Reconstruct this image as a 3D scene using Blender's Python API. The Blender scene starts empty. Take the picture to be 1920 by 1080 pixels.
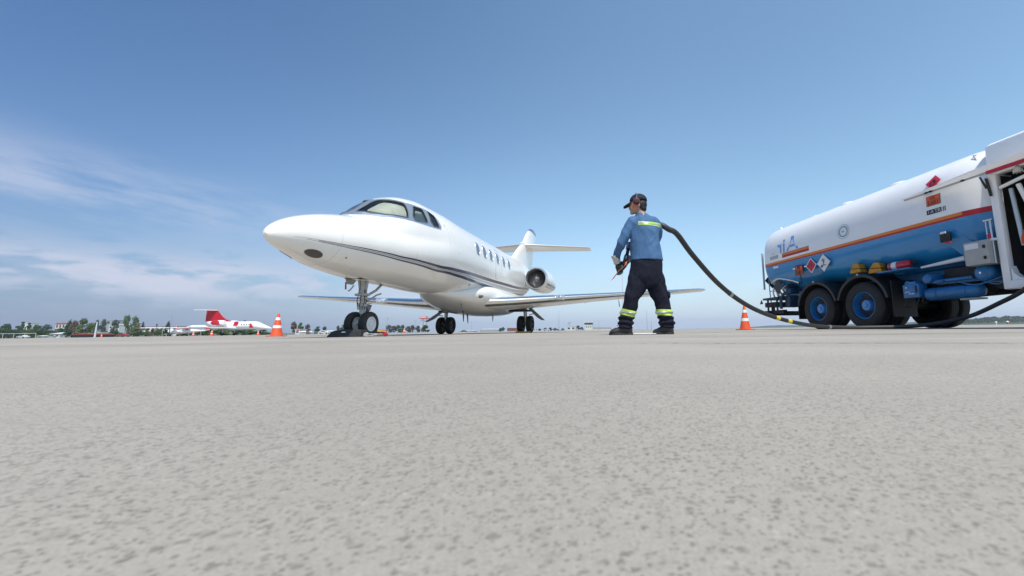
import math
import bpy, bmesh, math, random
from mathutils import Vector, Matrix, noise
C = bpy.context
random.seed(7)
R = math.radians
scene = C.scene
col = scene.collection
# ---------------- camera ----------------
PITCH, ROLL, CAMH, FPX, PX, PY = .141, .014, .060, 747.2, 1155.7, 512.3
cam = bpy.data.cameras.new('camera'); camo = bpy.data.objects.new('camera', cam); col.objects.link(camo)
camo.location = (0, 0, CAMH)
fw = Vector((0, math.cos(PITCH), math.sin(PITCH))); up = Vector((0, -math.sin(PITCH), math.cos(PITCH))); rt = Vector((1, 0, 0))
rt2 = rt*math.cos(ROLL) - up*math.sin(ROLL); up2 = rt*math.sin(ROLL) + up*math.cos(ROLL)
camo.matrix_world = Matrix(((rt2.x, up2.x, -fw.x, 0), (rt2.y, up2.y, -fw.y, 0), (rt2.z, up2.z, -fw.z, CAMH), (0, 0, 0, 1)))
cam.sensor_width = 36; cam.lens = FPX/1920*36
cam.shift_x = (960-PX)/1920; cam.shift_y = (PY-540)/1920
cam.clip_start = .01; cam.clip_end = 20000
cam.dof.use_dof = True; cam.dof.focus_distance = 6.5; cam.dof.aperture_fstop = 14
scene.camera = camo
scene.render.resolution_x = 1024; scene.render.resolution_y = 576
# ---------------- sky, sun, exposure ----------------
SUN = Vector((.22, -.55, 1.0)).normalized()
w = bpy.data.worlds.new('World'); scene.world = w; w.use_nodes = True
def build_world():
    nt = w.node_tree; N = nt.nodes; L = nt.links; N.clear()
    def n(t, **k):
        x = N.new(t)
        for a, b in k.items(): setattr(x, a, b)
        return x
    def mth(op, a, b=None, c=None):
        x = n('ShaderNodeMath', operation=op)
        for i, v in enumerate((a, b, c)):
            if v is None: continue
            if isinstance(v, (int, float)): x.inputs[i].default_value = v
            else: L.new(v, x.inputs[i])
        return x.outputs[0]
    sky = n('ShaderNodeTexSky', sky_type='NISHITA'); sky.sun_disc = False
    sky.sun_elevation = math.asin(SUN.z); sky.sun_rotation = math.atan2(SUN.x, SUN.y)
    sky.altitude = 100; sky.air_density = 1.15; sky.dust_density = 1.2; sky.ozone_density = 1.6
    tc = n('ShaderNodeTexCoord'); sp = n('ShaderNodeSeparateXYZ'); L.new(tc.outputs['Generated'], sp.inputs[0])
    az = mth('ARCTAN2', sp.outputs[0], sp.outputs[1]); el = mth('ARCSINE', sp.outputs[2])
    def gauss(v, c, s):
        d = mth('DIVIDE', mth('SUBTRACT', v, c), s); return mth('EXPONENT', mth('MULTIPLY', mth('MULTIPLY', d, d), -1.0))
    def nz(sx, sy, tilt, scale, det, rough, off=0):
        cx = mth('MULTIPLY', mth('ADD', az, off), sx); cy = mth('MULTIPLY', mth('ADD', el, mth('MULTIPLY', az, tilt)), sy)
        cb = n('ShaderNodeCombineXYZ'); L.new(cx, cb.inputs[0]); L.new(cy, cb.inputs[1])
        t = n('ShaderNodeTexNoise'); t.inputs['Scale'].default_value = scale; t.inputs['Detail'].default_value = det
        t.inputs['Roughness'].default_value = rough; L.new(cb.outputs[0], t.inputs['Vector']); return t.outputs[0]
    def ramp(v, a, b):
        x = n('ShaderNodeMapRange'); x.interpolation_type = 'SMOOTHSTEP'; L.new(v, x.inputs[0]); x.inputs[1].default_value = a; x.inputs[2].default_value = b; return x.outputs[0]
    # streaky high cloud on the left, its axis falling to the right, and low puffs along the horizon
    axis1 = mth('ADD', el, mth('MULTIPLY', mth('ADD', az, .93), .06))
    c1 = mth('MULTIPLY', mth('MULTIPLY', ramp(nz(2.4, 11, .10, 1.7, 9, .62), .36, .60), gauss(axis1, .222, .050)), gauss(az, -1.05, .42))
    c2 = mth('MULTIPLY', mth('MULTIPLY', ramp(nz(3.6, 11, .0, 2.4, 9, .56, 3.1), .40, .54), gauss(el, .100, .038)), gauss(az, -.85, .45))
    c3 = mth('MULTIPLY', mth('MULTIPLY', ramp(nz(3.0, 8, .0, 2.2, 6, .55, 7.7), .45, .72), gauss(el, .085, .04)), .5)
    cm = mth('MINIMUM', mth('ADD', mth('ADD', mth('MULTIPLY', c1, .50), mth('MULTIPLY', c2, .75)), c3), .9)
    hz = mth('EXPONENT', mth('MULTIPLY', mth('MAXIMUM', el, 0), -6.5))
    tint = n('ShaderNodeMix', data_type='RGBA', blend_type='MULTIPLY'); tint.inputs[0].default_value = 1; L.new(sky.outputs[0], tint.inputs[6]); tint.inputs[7].default_value = (.86, .985, 1.0, 1)
    lf = n('ShaderNodeMix', data_type='RGBA'); L.new(ramp(az, -1.25, .25), lf.inputs[0]); lf.inputs[6].default_value = (.40, .52, .68, 1); lf.inputs[7].default_value = (1.08, 1.10, 1.06, 1)
    hm_ = n('ShaderNodeMix', data_type='RGBA', blend_type='MULTIPLY'); hm_.inputs[0].default_value = 1; hm_.inputs[6].default_value = (3.2, 3.85, 5.2, 1)
    lh = n('ShaderNodeMix', data_type='RGBA'); L.new(ramp(az, -1.0, -.1), lh.inputs[0]); lh.inputs[6].default_value = (.54, .53, .60, 1); lh.inputs[7].default_value = (1.0, 1.0, 1.0, 1); L.new(lh.outputs[2], hm_.inputs[7])
    t2 = n('ShaderNodeMix', data_type='RGBA', blend_type='MULTIPLY'); t2.inputs[0].default_value = 1; L.new(tint.outputs[2], t2.inputs[6]); L.new(lf.outputs[2], t2.inputs[7])
    m0 = n('ShaderNodeMix', data_type='RGBA'); L.new(mth('MULTIPLY', hz, .93), m0.inputs[0]); L.new(t2.outputs[2], m0.inputs[6]); L.new(hm_.outputs[2], m0.inputs[7])
    m1 = n('ShaderNodeMix', data_type='RGBA'); L.new(cm, m1.inputs[0]); L.new(m0.outputs[2], m1.inputs[6]); m1.inputs[7].default_value = (3.6, 3.8, 4.6, 1)
    bg = n('ShaderNodeBackground'); bg.inputs[1].default_value = .13; L.new(m1.outputs[2], bg.inputs[0])
    out = n('ShaderNodeOutputWorld'); L.new(bg.outputs[0], out.inputs[0])
build_world()
sl = bpy.data.lights.new('sun', 'SUN'); sl.energy = 3.3; sl.angle = R(.53); sl.color = (1, .96, .9)
so = bpy.data.objects.new('sun', sl); col.objects.link(so); so.rotation_euler = (-SUN).to_track_quat('-Z', 'Y').to_euler(); so.location = (20, -15, 40)
scene.view_settings.view_transform = 'Standard'; scene.view_settings.look = 'None'; scene.view_settings.gamma = 1
scene.view_settings.use_curve_mapping = False; scene.view_settings.exposure = .5
scene.render.engine = 'CYCLES'; scene.cycles.max_bounces = 8

# ---------------- helpers ----------------
def tag(o, label=None, cat=None, group=None, kind=None):
    if label: o['label'] = label
    if cat: o['category'] = cat
    if group: o['group'] = group
    if kind: o['kind'] = kind
    return o
def empty(name, loc=(0, 0, 0), rz=0, label=None, cat=None, group=None):
    o = bpy.data.objects.new(name, None); col.objects.link(o); o.empty_display_size = .2
    o.location = loc; o.rotation_euler = (0, 0, rz); return tag(o, label, cat, group)
def copy_tree(o, parent=None):
    c = o.copy(); col.objects.link(c); c.parent = parent
    for ch in o.children: copy_tree(ch, c)
    return c
MATS = {}
def mat(name, c, rough=.5, metal=0, spec=.5, coat=0, nscale=0, namt=0, c2=None, bump=0, bscale=0, bdist=.002, stretch=None, emit=0, detail=5):
    if name in MATS: return MATS[name]
    m = bpy.data.materials.new(name); m.use_nodes = True; nt = m.node_tree; b = nt.nodes['Principled BSDF']
    c = tuple(c)+(1,) if len(c) == 3 else c
    b.inputs['Base Color'].default_value = c; b.inputs['Roughness'].default_value = rough; b.inputs['Metallic'].default_value = metal
    b.inputs['Specular IOR Level'].default_value = spec; b.inputs['Coat Weight'].default_value = coat; b.inputs['Coat Roughness'].default_value = .05
    if emit: b.inputs['Emission Color'].default_value = c; b.inputs['Emission Strength'].default_value = emit
    if nscale or bscale:
        tc = nt.nodes.new('ShaderNodeTexCoord'); src = tc.outputs['Object']
        if stretch:
            mp = nt.nodes.new('ShaderNodeMapping'); mp.inputs['Scale'].default_value = stretch; nt.links.new(src, mp.inputs[0]); src = mp.outputs[0]
    if nscale:
        t = nt.nodes.new('ShaderNodeTexNoise'); t.inputs['Scale'].default_value = nscale; t.inputs['Detail'].default_value = detail; t.inputs['Roughness'].default_value = .6
        nt.links.new(src, t.inputs['Vector'])
        rp = nt.nodes.new('ShaderNodeValToRGB'); rp.color_ramp.elements[0].position = .32; rp.color_ramp.elements[1].position = .68
        d = tuple(c2)+(1,) if c2 else tuple(x*(1-namt) for x in c[:3])+(1,)
        rp.color_ramp.elements[0].color = d; rp.color_ramp.elements[1].color = c
        nt.links.new(t.outputs[0], rp.inputs[0]); nt.links.new(rp.outputs[0], b.inputs['Base Color'])
    if bscale:
        t2 = nt.nodes.new('ShaderNodeTexNoise'); t2.inputs['Scale'].default_value = bscale; t2.inputs['Detail'].default_value = 4
        nt.links.new(src, t2.inputs['Vector']); bp = nt.nodes.new('ShaderNodeBump'); bp.inputs['Strength'].default_value = bump; bp.inputs['Distance'].default_value = bdist
        nt.links.new(t2.outputs[0], bp.inputs['Height']); nt.links.new(bp.outputs[0], b.inputs['Normal'])
    MATS[name] = m; return m
def glass(name, tint=(.8, .85, .88), t=.8):
    if name in MATS: return MATS[name]
    m = bpy.data.materials.new(name); m.use_nodes = True; nt = m.node_tree; nt.nodes.clear()
    tr = nt.nodes.new('ShaderNodeBsdfTransparent'); tr.inputs[0].default_value = tint+(1,)
    gl = nt.nodes.new('ShaderNodeBsdfGlossy'); gl.inputs['Roughness'].default_value = .03; gl.inputs[0].default_value = (1, 1, 1, 1)
    fr = nt.nodes.new('ShaderNodeFresnel'); fr.inputs[0].default_value = 1.5; mx = nt.nodes.new('ShaderNodeMixShader')
    nt.links.new(fr.outputs[0], mx.inputs[0]); nt.links.new(tr.outputs[0], mx.inputs[1]); nt.links.new(gl.outputs[0], mx.inputs[2])
    o = nt.nodes.new('ShaderNodeOutputMaterial'); nt.links.new(mx.outputs[0], o.inputs[0]); MATS[name] = m; return m
def V(*a): return Vector(a)
class MB:
    def __init__(s): s.v = []; s.f = []; s.m = []; s.cur = 0
    def use(s, i): s.cur = i; return s
    def add(s, vs, fs):
        b = len(s.v); s.v += [tuple(p) for p in vs]; s.f += [tuple(b+i for i in f) for f in fs]; s.m += [s.cur]*len(fs); return s
    def box(s, c, d, M=None, bev=0):
        cx, cy, cz = c; x, y, z = d[0]/2, d[1]/2, d[2]/2
        if bev:
            b = min(bev, x*.45, y*.45, z*.45); bm = bmesh.new(); bmesh.ops.create_cube(bm, size=1)
            for q in bm.verts: q.co = Vector((q.co.x*2*x, q.co.y*2*y, q.co.z*2*z))
            bmesh.ops.bevel(bm, geom=bm.edges[:], offset=b, segments=2, profile=.5, affect='EDGES')
            bm.verts.ensure_lookup_table(); vs = [q.co.copy() for q in bm.verts]; fs = [[q.index for q in f.verts] for f in bm.faces]; bm.free()
        else:
            vs = [V(i*x, j*y, k*z) for i in (-1, 1) for j in (-1, 1) for k in (-1, 1)]
            fs = [(0, 1, 3, 2), (4, 6, 7, 5), (0, 4, 5, 1), (2, 3, 7, 6), (0, 2, 6, 4), (1, 5, 7, 3)]
        if M: vs = [M @ q for q in vs]
        return s.add([(q[0]+cx, q[1]+cy, q[2]+cz) for q in vs], fs)
    def loft(s, rings, cap=True, closed=False):
        n = len(rings[0]); vs = [p for r in rings for p in r]; fs = []
        k = len(rings)
        for i in range(k if closed else k-1):
            a, b = i*n, ((i+1) % k)*n
            for j in range(n): fs.append((a+j, a+(j+1) % n, b+(j+1) % n, b+j))
        if cap and not closed: fs += [tuple(range(n-1, -1, -1)), tuple(range((k-1)*n, k*n))]
        return s.add(vs, fs)
    def tube(s, pts, r, n=12, cap=True, closed=False):
        pts = [Vector(p) for p in pts]; k = len(pts); rings = []; up = None
        for i, p in enumerate(pts):
            a = pts[i-1] if (i > 0 or closed) else p; b = pts[(i+1) % k] if (i < k-1 or closed) else p
            t = (b-a).normalized()
            if up is None: up = V(0, 0, 1) if abs(t.z) < .9 else V(1, 0, 0)
            x = t.cross(up).normalized(); y = x.cross(t).normalized(); up = y
            rr = r[i] if isinstance(r, (list, tuple)) else r
            ra, rb = rr if isinstance(rr, (list, tuple)) else (rr, rr)
            rings.append([p+x*math.cos(2*math.pi*j/n)*ra+y*math.sin(2*math.pi*j/n)*rb for j in range(n)])
        return s.loft(rings, cap, closed)
    def cyl(s, a, b, r, n=20, r2=None): return s.tube([a, b], [r, r if r2 is None else r2], n)
    def lathe(s, prof, o=(0, 0, 0), ax=(0, 1, 0), n=32, close=False):
        ax = Vector(ax).normalized(); u = ax.cross(V(0, 0, 1) if abs(ax.z) < .9 else V(1, 0, 0)).normalized(); v = ax.cross(u); o = Vector(o)
        rings = [[o+ax*h+(u*math.cos(2*math.pi*j/n)+v*math.sin(2*math.pi*j/n))*max(r, 1e-4) for j in range(n)] for r, h in prof]
        return s.loft(rings, cap=(not close and prof[0][0] < .01 and prof[-1][0] < .01), closed=close)
    def prism(s, poly, d, M=None):
        n = len(poly); p = [Vector(q) for q in poly]; d = Vector(d); vs = p+[q+d for q in p]
        fs = [tuple(range(n-1, -1, -1)), tuple(range(n, 2*n))]+[(i, (i+1) % n, n+(i+1) % n, n+i) for i in range(n)]
        return s.add(vs, fs)
    def build(s, name, mats, parent=None, smooth=True, bevel=0, angle=35, loc=None, norm=True):
        me = bpy.data.meshes.new(name); me.from_pydata(s.v, [], s.f)
        mats = mats if isinstance(mats, (list, tuple)) else [mats]
        for m in mats: me.materials.append(m)
        me.polygons.foreach_set('material_index', s.m); me.update()
        if norm:
            bm = bmesh.new(); bm.from_mesh(me); bmesh.ops.recalc_face_normals(bm, faces=bm.faces[:]); bm.to_mesh(me); bm.free()
        if smooth:
            me.polygons.foreach_set('use_smooth', [True]*len(me.polygons))
            try: me.set_sharp_from_angle(angle=R(angle))
            except Exception: pass
        o = bpy.data.objects.new(name, me); col.objects.link(o)
        if parent: o.parent = parent
        if loc: o.location = loc
        if bevel:
            b = o.modifiers.new('bevel', 'BEVEL'); b.width = bevel; b.segments = 2; b.limit_method = 'ANGLE'; b.angle_limit = R(40)
        return o
def crv(pts, n=8):
    """Catmull-Rom through tuples of any length"""
    P = [tuple(p) for p in pts]; P = [P[0]]+P+[P[-1]]; out = []
    for i in range(1, len(P)-2):
        for k in range(n):
            t = k/n; out.append(tuple(.5*((2*b)+(-a+c)*t+(2*a-5*b+4*c-d)*t*t+(-a+3*b-3*c+d)*t**3) for a, b, c, d in zip(P[i-1], P[i], P[i+1], P[i+2])))
    out.append(P[-2]); return out
def text_mesh(txt, size, bold=0, shear=0):
    cu = bpy.data.curves.new('t', 'FONT'); cu.body = txt; cu.size = size; cu.align_x = 'CENTER'; cu.align_y = 'CENTER'; cu.offset = bold; cu.shear = shear
    o = bpy.data.objects.new('t', cu); col.objects.link(o); C.view_layer.update()
    me = bpy.data.meshes.new_from_object(o.evaluated_get(C.evaluated_depsgraph_get())); vs = [(p.co.x, p.co.y) for p in me.vertices]; fs = [tuple(f.vertices) for f in me.polygons]
    bpy.data.objects.remove(o); bpy.data.curves.remove(cu); bpy.data.meshes.remove(me); return vs, fs
def bearing(x, Y):
    """ground position at distance Y in the direction seen at photo column x"""
    y = 621.4-.014*(x-960); d = fw+rt2*((x-PX)/FPX)-up2*((y-PY)/FPX)
    return d.x/d.y*Y, Y
# ---------------- setting: apron, grass, hills ----------------
def ground_mat():
    m = bpy.data.materials.new('apron_concrete'); m.use_nodes = True; nt = m.node_tree; N = nt.nodes; L = nt.links; b = N['Principled BSDF']
    tc = N.new('ShaderNodeTexCoord').outputs['Object']
    def noise_(sc, det, rough=.6, st=None):
        src = tc
        if st:
            mp = N.new('ShaderNodeMapping'); mp.inputs['Scale'].default_value = st; L.new(tc, mp.inputs[0]); src = mp.outputs[0]
        t = N.new('ShaderNodeTexNoise'); t.inputs['Scale'].default_value = sc; t.inputs['Detail'].default_value = det; t.inputs['Roughness'].default_value = rough; L.new(src, t.inputs['Vector']); return t.outputs[0]
    def vor(sc, feat='F1'):
        t = N.new('ShaderNodeTexVoronoi'); t.feature = feat; t.inputs['Scale'].default_value = sc
        nn_ = N.new('ShaderNodeTexNoise'); nn_.inputs['Scale'].default_value = sc*1.7; nn_.inputs['Detail'].default_value = 3; L.new(tc, nn_.inputs['Vector'])
        vm = N.new('ShaderNodeVectorMath'); vm.operation = 'MULTIPLY_ADD'; L.new(nn_.outputs['Color'], vm.inputs[0]); vm.inputs[1].default_value = (1.1/sc,)*3; L.new(tc, vm.inputs[2])
        L.new(vm.outputs[0], t.inputs['Vector']); return t
    def ramp(src, stops):
        r = N.new('ShaderNodeValToRGB'); e = r.color_ramp.elements
        while len(e) < len(stops): e.new(.5)
        for q, (p, c) in zip(e, stops): q.position = p; q.color = c if len(c) == 4 else tuple(c)+(1,)
        L.new(src, r.inputs[0]); return r.outputs[0]
    def mix(f, a, c, mode='MIX'):
        x = N.new('ShaderNodeMix'); x.data_type = 'RGBA'; x.blend_type = mode
        if isinstance(f, float): x.inputs[0].default_value = f
        else: L.new(f, x.inputs[0])
        for s, i in ((a, 6), (c, 7)):
            if isinstance(s, tuple): x.inputs[i].default_value = s
            else: L.new(s, x.inputs[i])
        return x.outputs[2]
    g = lambda v: (v, v*.980, v*.950, 1)
    base = ramp(noise_(1.1, 6), [(.3, g(.33)), (.7, g(.385))])
    fine = ramp(noise_(900, 4, .75), [(.25, g(.72)), (.5, g(1.0)), (.75, g(1.2))])
    c = mix(1.0, base, fine, 'MULTIPLY')
    med = ramp(noise_(110, 6, .75), [(.30, g(.90)), (.5, g(1.0)), (.70, g(1.08))]); c = mix(1.0, c, med, 'MULTIPLY')
    def specks(sc, thr, keep, colr, f):
        nonlocal c
        pv = vor(sc); d = ramp(pv.outputs['Distance'], [(.0, (1, 1, 1, 1)), (thr*.35, (1, 1, 1, 1)), (thr, (0, 0, 0, 1))])
        k = ramp(pv.outputs['Color'], [(keep, (0, 0, 0, 1)), (min(keep+.05, 1), (1, 1, 1, 1))])
        m_ = mix(1.0, d, k, 'MULTIPLY'); c = mix(f, c, mix(m_, c, colr)) if f < 1 else mix(m_, c, colr)
    patchy = ramp(noise_(3.5, 4, .6), [(.35, (.62, .62, .62, 1)), (.65, (1, 1, 1, 1))])
    plain = c
    specks(420, .46, .42, (.115, .11, .10, 1), .9)
    specks(230, .46, .54, (.13, .125, .11, 1), .85)
    specks(260, .42, .74, (.47, .465, .44, 1), .5)
    specks(140, .44, .76, (.18, .17, .15, 1), .55)
    specks(80, .38, .84, (.20, .185, .165, 1), .5)
    c = mix(patchy, plain, c)
    specks(46, .30, .90, (.12, .09, .07, 1), .75)
    stain = ramp(noise_(.5, 5, .6, (.5, 1.2, 1)), [(.38, g(.88)), (.62, g(1.05))]); c = mix(1.0, c, stain, 'MULTIPLY')
    band = ramp(noise_(1.0, 3, .5, (.12, 1.6, 1)), [(.52, g(1.0)), (.62, g(1.07)), (.70, g(1.0))]); c = mix(1.0, c, band, 'MULTIPLY')
    L.new(c, b.inputs['Base Color']); b.inputs['Roughness'].default_value = .86; b.inputs['Specular IOR Level'].default_value = .35
    h = mix(.5, fine, med); bp = N.new('ShaderNodeBump'); bp.inputs['Strength'].default_value = .35; bp.inputs['Distance'].default_value = .0012
    L.new(h, bp.inputs['Height']); L.new(bp.outputs[0], b.inputs['Normal']); return m
o = MB().add([(-900, -60, 0), (900, -60, 0), (900, 150, 0), (-900, 150, 0)], [(0, 1, 2, 3)]).build('apron', ground_mat(), smooth=False); tag(o, kind='structure')
grass = mat('grass', (.10, .13, .05), .9, nscale=.05, c2=(.16, .16, .08), detail=8)
o = MB().add([(-4500, -300, -.03), (4500, -300, -.03), (4500, 3900, -.03), (-4500, 3900, -.03)], [(0, 1, 2, 3)]).build('grass_field', grass, smooth=False); tag(o, kind='structure')
# narrow tar joints across the apron
jm = mat('joint_tar', (.12, .115, .11), .9)
mb = MB()
for k, (y, wd) in enumerate(((3.2, .030), (6.4, .06), (11.6, .12), (17.6, .16), (27.6, .3))):
    pts = [(-60+i*1.0, y-.006*i+.05*noise.noise(V(i*.7, k, 0))) for i in range(121)]
    for i in range(120):
        (x0, y0), (x1, y1) = pts[i], pts[i+1]; w0 = wd*(.5+.5*abs(noise.noise(V(i*.9, k*3, 5)))*2); w1 = wd*(.5+.5*abs(noise.noise(V((i+1)*.9, k*3, 5)))*2)
        mb.add([(x0, y0-w0, .004), (x1, y1-w1, .004), (x1, y1+w1, .004), (x0, y0+w0, .004)], [(0, 1, 2, 3)])
tag(mb.build('pavement_joints', jm, smooth=False), kind='structure')
mb = MB()   # hairline cracks wandering across the near concrete
for k, (xa, ya, xb, yb, wd) in enumerate(((.10, 1.72, 1.9, 1.02, .013), (-1.9, 2.1, -.4, 2.35, .018), (-.5, 1.62, .25, 1.70, .008))):
    n_ = 70; pts = []
    for i in range(n_+1):
        t = i/n_; o_ = .035*noise.noise(V(t*7, k*5, 0))+.012*noise.noise(V(t*40, k*5, 3)); pts.append((xa+(xb-xa)*t, ya+(yb-ya)*t+o_))
    for i in range(n_):
        if noise.noise(V(i*.16, k*9, 7)) < -.22: continue
        (x0, y0), (x1, y1) = pts[i], pts[i+1]; w0 = wd*(.35+abs(noise.noise(V(i*.5, k, 1))))
        mb.add([(x0, y0-w0, .003), (x1, y1-w0, .003), (x1, y1+w0, .003), (x0, y0+w0, .003)], [(0, 1, 2, 3)])
tag(mb.build('pavement_cracks', jm, smooth=False), kind='structure')
def hill(name, pts, Y0, Y1, m):
    """ridge along x: pts = (x, crest height)"""
    P = crv(pts, 6); mb = MB(); nx = len(P); prof = [(0, 0), (.18, .3), (.4, .75), (.6, 1), (.8, .8), (1, 0)]; vs = []
    for i, (x, h) in enumerate(P):
        for j, (t, k) in enumerate(prof):
            vs.append((x, Y0+(Y1-Y0)*t, -.4+max(h, .3)*k*(1+.12*noise.noise(V(x*.03, j*.8, 2)))))
    n = len(prof); fs = [(i*n+j, (i+1)*n+j, (i+1)*n+j+1, i*n+j+1) for i in range(nx-1) for j in range(n-1)]
    mb.add(vs, fs); return tag(mb.build(name, m, norm=False), kind='structure')
def bx(x, Y): return bearing(x, Y)[0]
hill('hill', [(bx(-330, 560), 1), (bx(-200, 560), 5), (bx(0, 560), 7), (bx(60, 560), 8), (bx(130, 560), 9), (bx(210, 560), 11), (bx(290, 560), 7), (bx(380, 560), 3.5), (bx(470, 560), 1)], 400, 760, mat('hill_grass', (.09, .11, .045), .9, nscale=.02, c2=(.13, .14, .07)))
far = mat('far_wood_ground', (.05, .075, .045), .95)
hill('hill', [(bx(1740, 900), 1), (bx(1800, 900), 9), (bx(1860, 900), 13), (bx(1925, 900), 15), (bx(2010, 900), 12), (bx(2200, 900), 4)], 800, 1200, far)
hill('hill', [(bx(1420, 2600), 1), (bx(1450, 2600), 10), (bx(1500, 2600), 17), (bx(1560, 2600), 14), (bx(1700, 2600), 20), (bx(1900, 2600), 10)], 2500, 3200, far)
# ---- fuselage surface: station s (from nose), angle ph (0 = image-right side, 90 = top) ----
HS=[-.035,-.01,.06,.4,1.0,1.40,1.7,2.0,2.35,2.75,3.2,3.9,5.0,8.5,10.5,12.5,14.2,15.2]
HC=[1.465,1.53,1.615,1.825,2.035,2.135,2.33,2.56,2.77,2.915,2.985,2.99,2.95,2.99,3.0,2.96,2.86,2.80]   # canopy top
HB=[1.465,1.53,1.615,1.825,2.035,2.125,2.175,2.21,2.29,2.39,2.52,2.78,2.93,2.97,2.99,2.95,2.85,2.79]    # body top
HL=[1.465,1.415,1.36,1.25,1.115,1.075,1.055,1.04,1.035,1.03,1.02,1.0,1.0,1.02,1.18,1.72,2.30,2.62]
HW=[.0,.06,.125,.30,.53,.635,.71,.765,.825,.88,.92,.955,.965,.965,.94,.64,.27,.10]
HCW=[.2,.2,.2,.2,.2,.30,.50,.68,.76,.82,.87,.93,.96,.965,.94,.64,.27,.1]
def pchip(xs,ys):
    n=len(xs);h=[xs[i+1]-xs[i] for i in range(n-1)];d=[(ys[i+1]-ys[i])/h[i] for i in range(n-1)]
    m=[0]*n;m[0]=d[0];m[-1]=d[-1]
    for i in range(1,n-1):
        if d[i-1]*d[i]>0:
            w1=2*h[i]+h[i-1];w2=h[i]+2*h[i-1];m[i]=(w1+w2)/(w1/d[i-1]+w2/d[i])
    def f(x):
        if x<=xs[0]: return ys[0]
        if x>=xs[-1]: return ys[-1]
        i=0
        while xs[i+1]<x: i+=1
        t=(x-xs[i])/h[i];t2=t*t;t3=t2*t
        return ys[i]*(2*t3-3*t2+1)+h[i]*m[i]*(t3-2*t2+t)+ys[i+1]*(-2*t3+3*t2)+h[i]*m[i+1]*(t3-t2)
    return f
fHC,fHB,fHL,fHW,fHCW=[pchip(HS,v) for v in(HC,HB,HL,HW,HCW)]
def hull_r(s,ph):
    b=fHB(s);l=fHL(s);w=max(fHW(s),.002);zc=l+(b-l)*.5
    c,sn=math.cos(ph),math.sin(ph)
    up=b-zc if sn>0 else zc-l
    up=max(up,.002)
    r1=1/math.sqrt((c/w)**2+(sn/up)**2)
    if sn>0:
        t=fHC(s)-zc;cw=fHCW(s)
        if t>up+.004:
            n=2.3;r2=(abs(c/cw)**n+abs(sn/t)**n)**(-1/n)
            k=.035;d=max(k-abs(r1-r2),0)/k
            return zc,max(r1,r2)+d*d*k*.25*min(1,max(0,sn*4-.4))
    return zc,r1
def hull(s,ph,off=0):
    zc,r=hull_r(s,ph)
    if off:
        e=.01;_,ra=hull_r(s,ph+e);_,rb=hull_r(s,ph-e)
        zc1,rc=hull_r(s+.01,ph);zc0,rd=hull_r(max(s-.01,-.035),ph)
        tx=(ra*math.cos(ph+e)-rb*math.cos(ph-e));tz=(ra*math.sin(ph+e)-rb*math.sin(ph-e))
        ax=(rc-rd)*math.cos(ph);az=zc1-zc0+(rc-rd)*math.sin(ph);ay=.02 if s>-.025 else .01
        # normal = tangent_phi x tangent_s
        nx=0*az-tz*ay;ny=tz*ax-tx*az;nz=tx*ay-0*ax
        L=math.sqrt(nx*nx+ny*ny+nz*nz) or 1
        nx,ny,nz=nx/L,ny/L,nz/L
        if nx*math.cos(ph)+nz*math.sin(ph)<0: nx,ny,nz=-nx,-ny,-nz
        return (r*math.cos(ph)+nx*off,s+ny*off,zc+r*math.sin(ph)+nz*off)
    return (r*math.cos(ph),s,zc+r*math.sin(ph))
# ---------------- business jet ----------------
white = mat('aircraft_white_paint', (.83, .80, .75), .22, coat=.6, nscale=1.3, namt=.05, bscale=1.2, bump=.25, bdist=.004)
navy = mat('navy_stripe_paint', (.022, .022, .075), .25, coat=.5)
sgrey = mat('silver_stripe_paint', (.36, .38, .39), .3, metal=.3, coat=.4)
alu = mat('polished_aluminium', (.80, .80, .80), .16, metal=1, nscale=3, namt=.10, bscale=2.2, bump=.3, bdist=.004)
alug = mat('window_frame_metal', (.50, .56, .62), .28, metal=.75)
steel = mat('gear_steel', (.50, .50, .49), .38, metal=.7, nscale=25, namt=.35)
gpaint = mat('gear_grey_paint', (.46, .46, .44), .45, nscale=30, namt=.3)
rubber = mat('tyre_rubber', (.022, .022, .023), .75, nscale=12, namt=.3, bscale=60, bump=.3)
black = mat('black_part', (.015, .015, .016), .5)
cream = mat('cockpit_cream', (.62, .58, .49), .8)
cglass = glass('cockpit_glass', (.72, .78, .80))
wglass = mat('cabin_window_glass', (.13, .15, .20), .22, spec=.4, coat=.25)
seal = mat('window_seal', (.12, .13, .14), .5)
red = mat('red_tag', (.55, .02, .03), .6)
jet = empty('business_jet', (-4.865, 5.424, 0), -.036, 'large white business jet with navy and silver stripes parked nose-left on the apron', 'jet')

def inpoly(x, y, P):
    c = False; j = len(P)-1
    for i in range(len(P)):
        if (P[i][1] > y) != (P[j][1] > y) and x < (P[j][0]-P[i][0])*(y-P[i][1])/(P[j][1]-P[i][1])+P[i][0]: c = not c
        j = i
    return c
def mirror(P): return [(s, 180-p) for s, p in P]
def rnd(P, n=5, k=.22):
    out = []
    for i in range(len(P)):
        a, b, c = Vector(P[i-1]), Vector(P[i]), Vector(P[(i+1) % len(P)])
        p, q = b+(a-b)*k, b+(c-b)*k
        for t in range(n+1):
            t /= n; out.append(tuple(p*(1-t)**2+b*2*t*(1-t)+q*t*t))
    return out
paneF = rnd([(1.60, 86), (2.13, 86.5), (2.30, 74), (2.49, 66), (2.40, 54), (2.335, 46.5), (2.10, 50.5), (1.87, 56.5), (1.70, 68)], 4, .25)
paneS = rnd([(2.655, 62.5), (2.93, 59.5), (2.915, 41), (2.50, 43), (2.46, 49)], 4, .2)
paneQ = rnd([(3.07, 58), (3.27, 52), (3.31, 36.5), (3.08, 37.5), (3.0, 44)], 4, .2)
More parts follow.
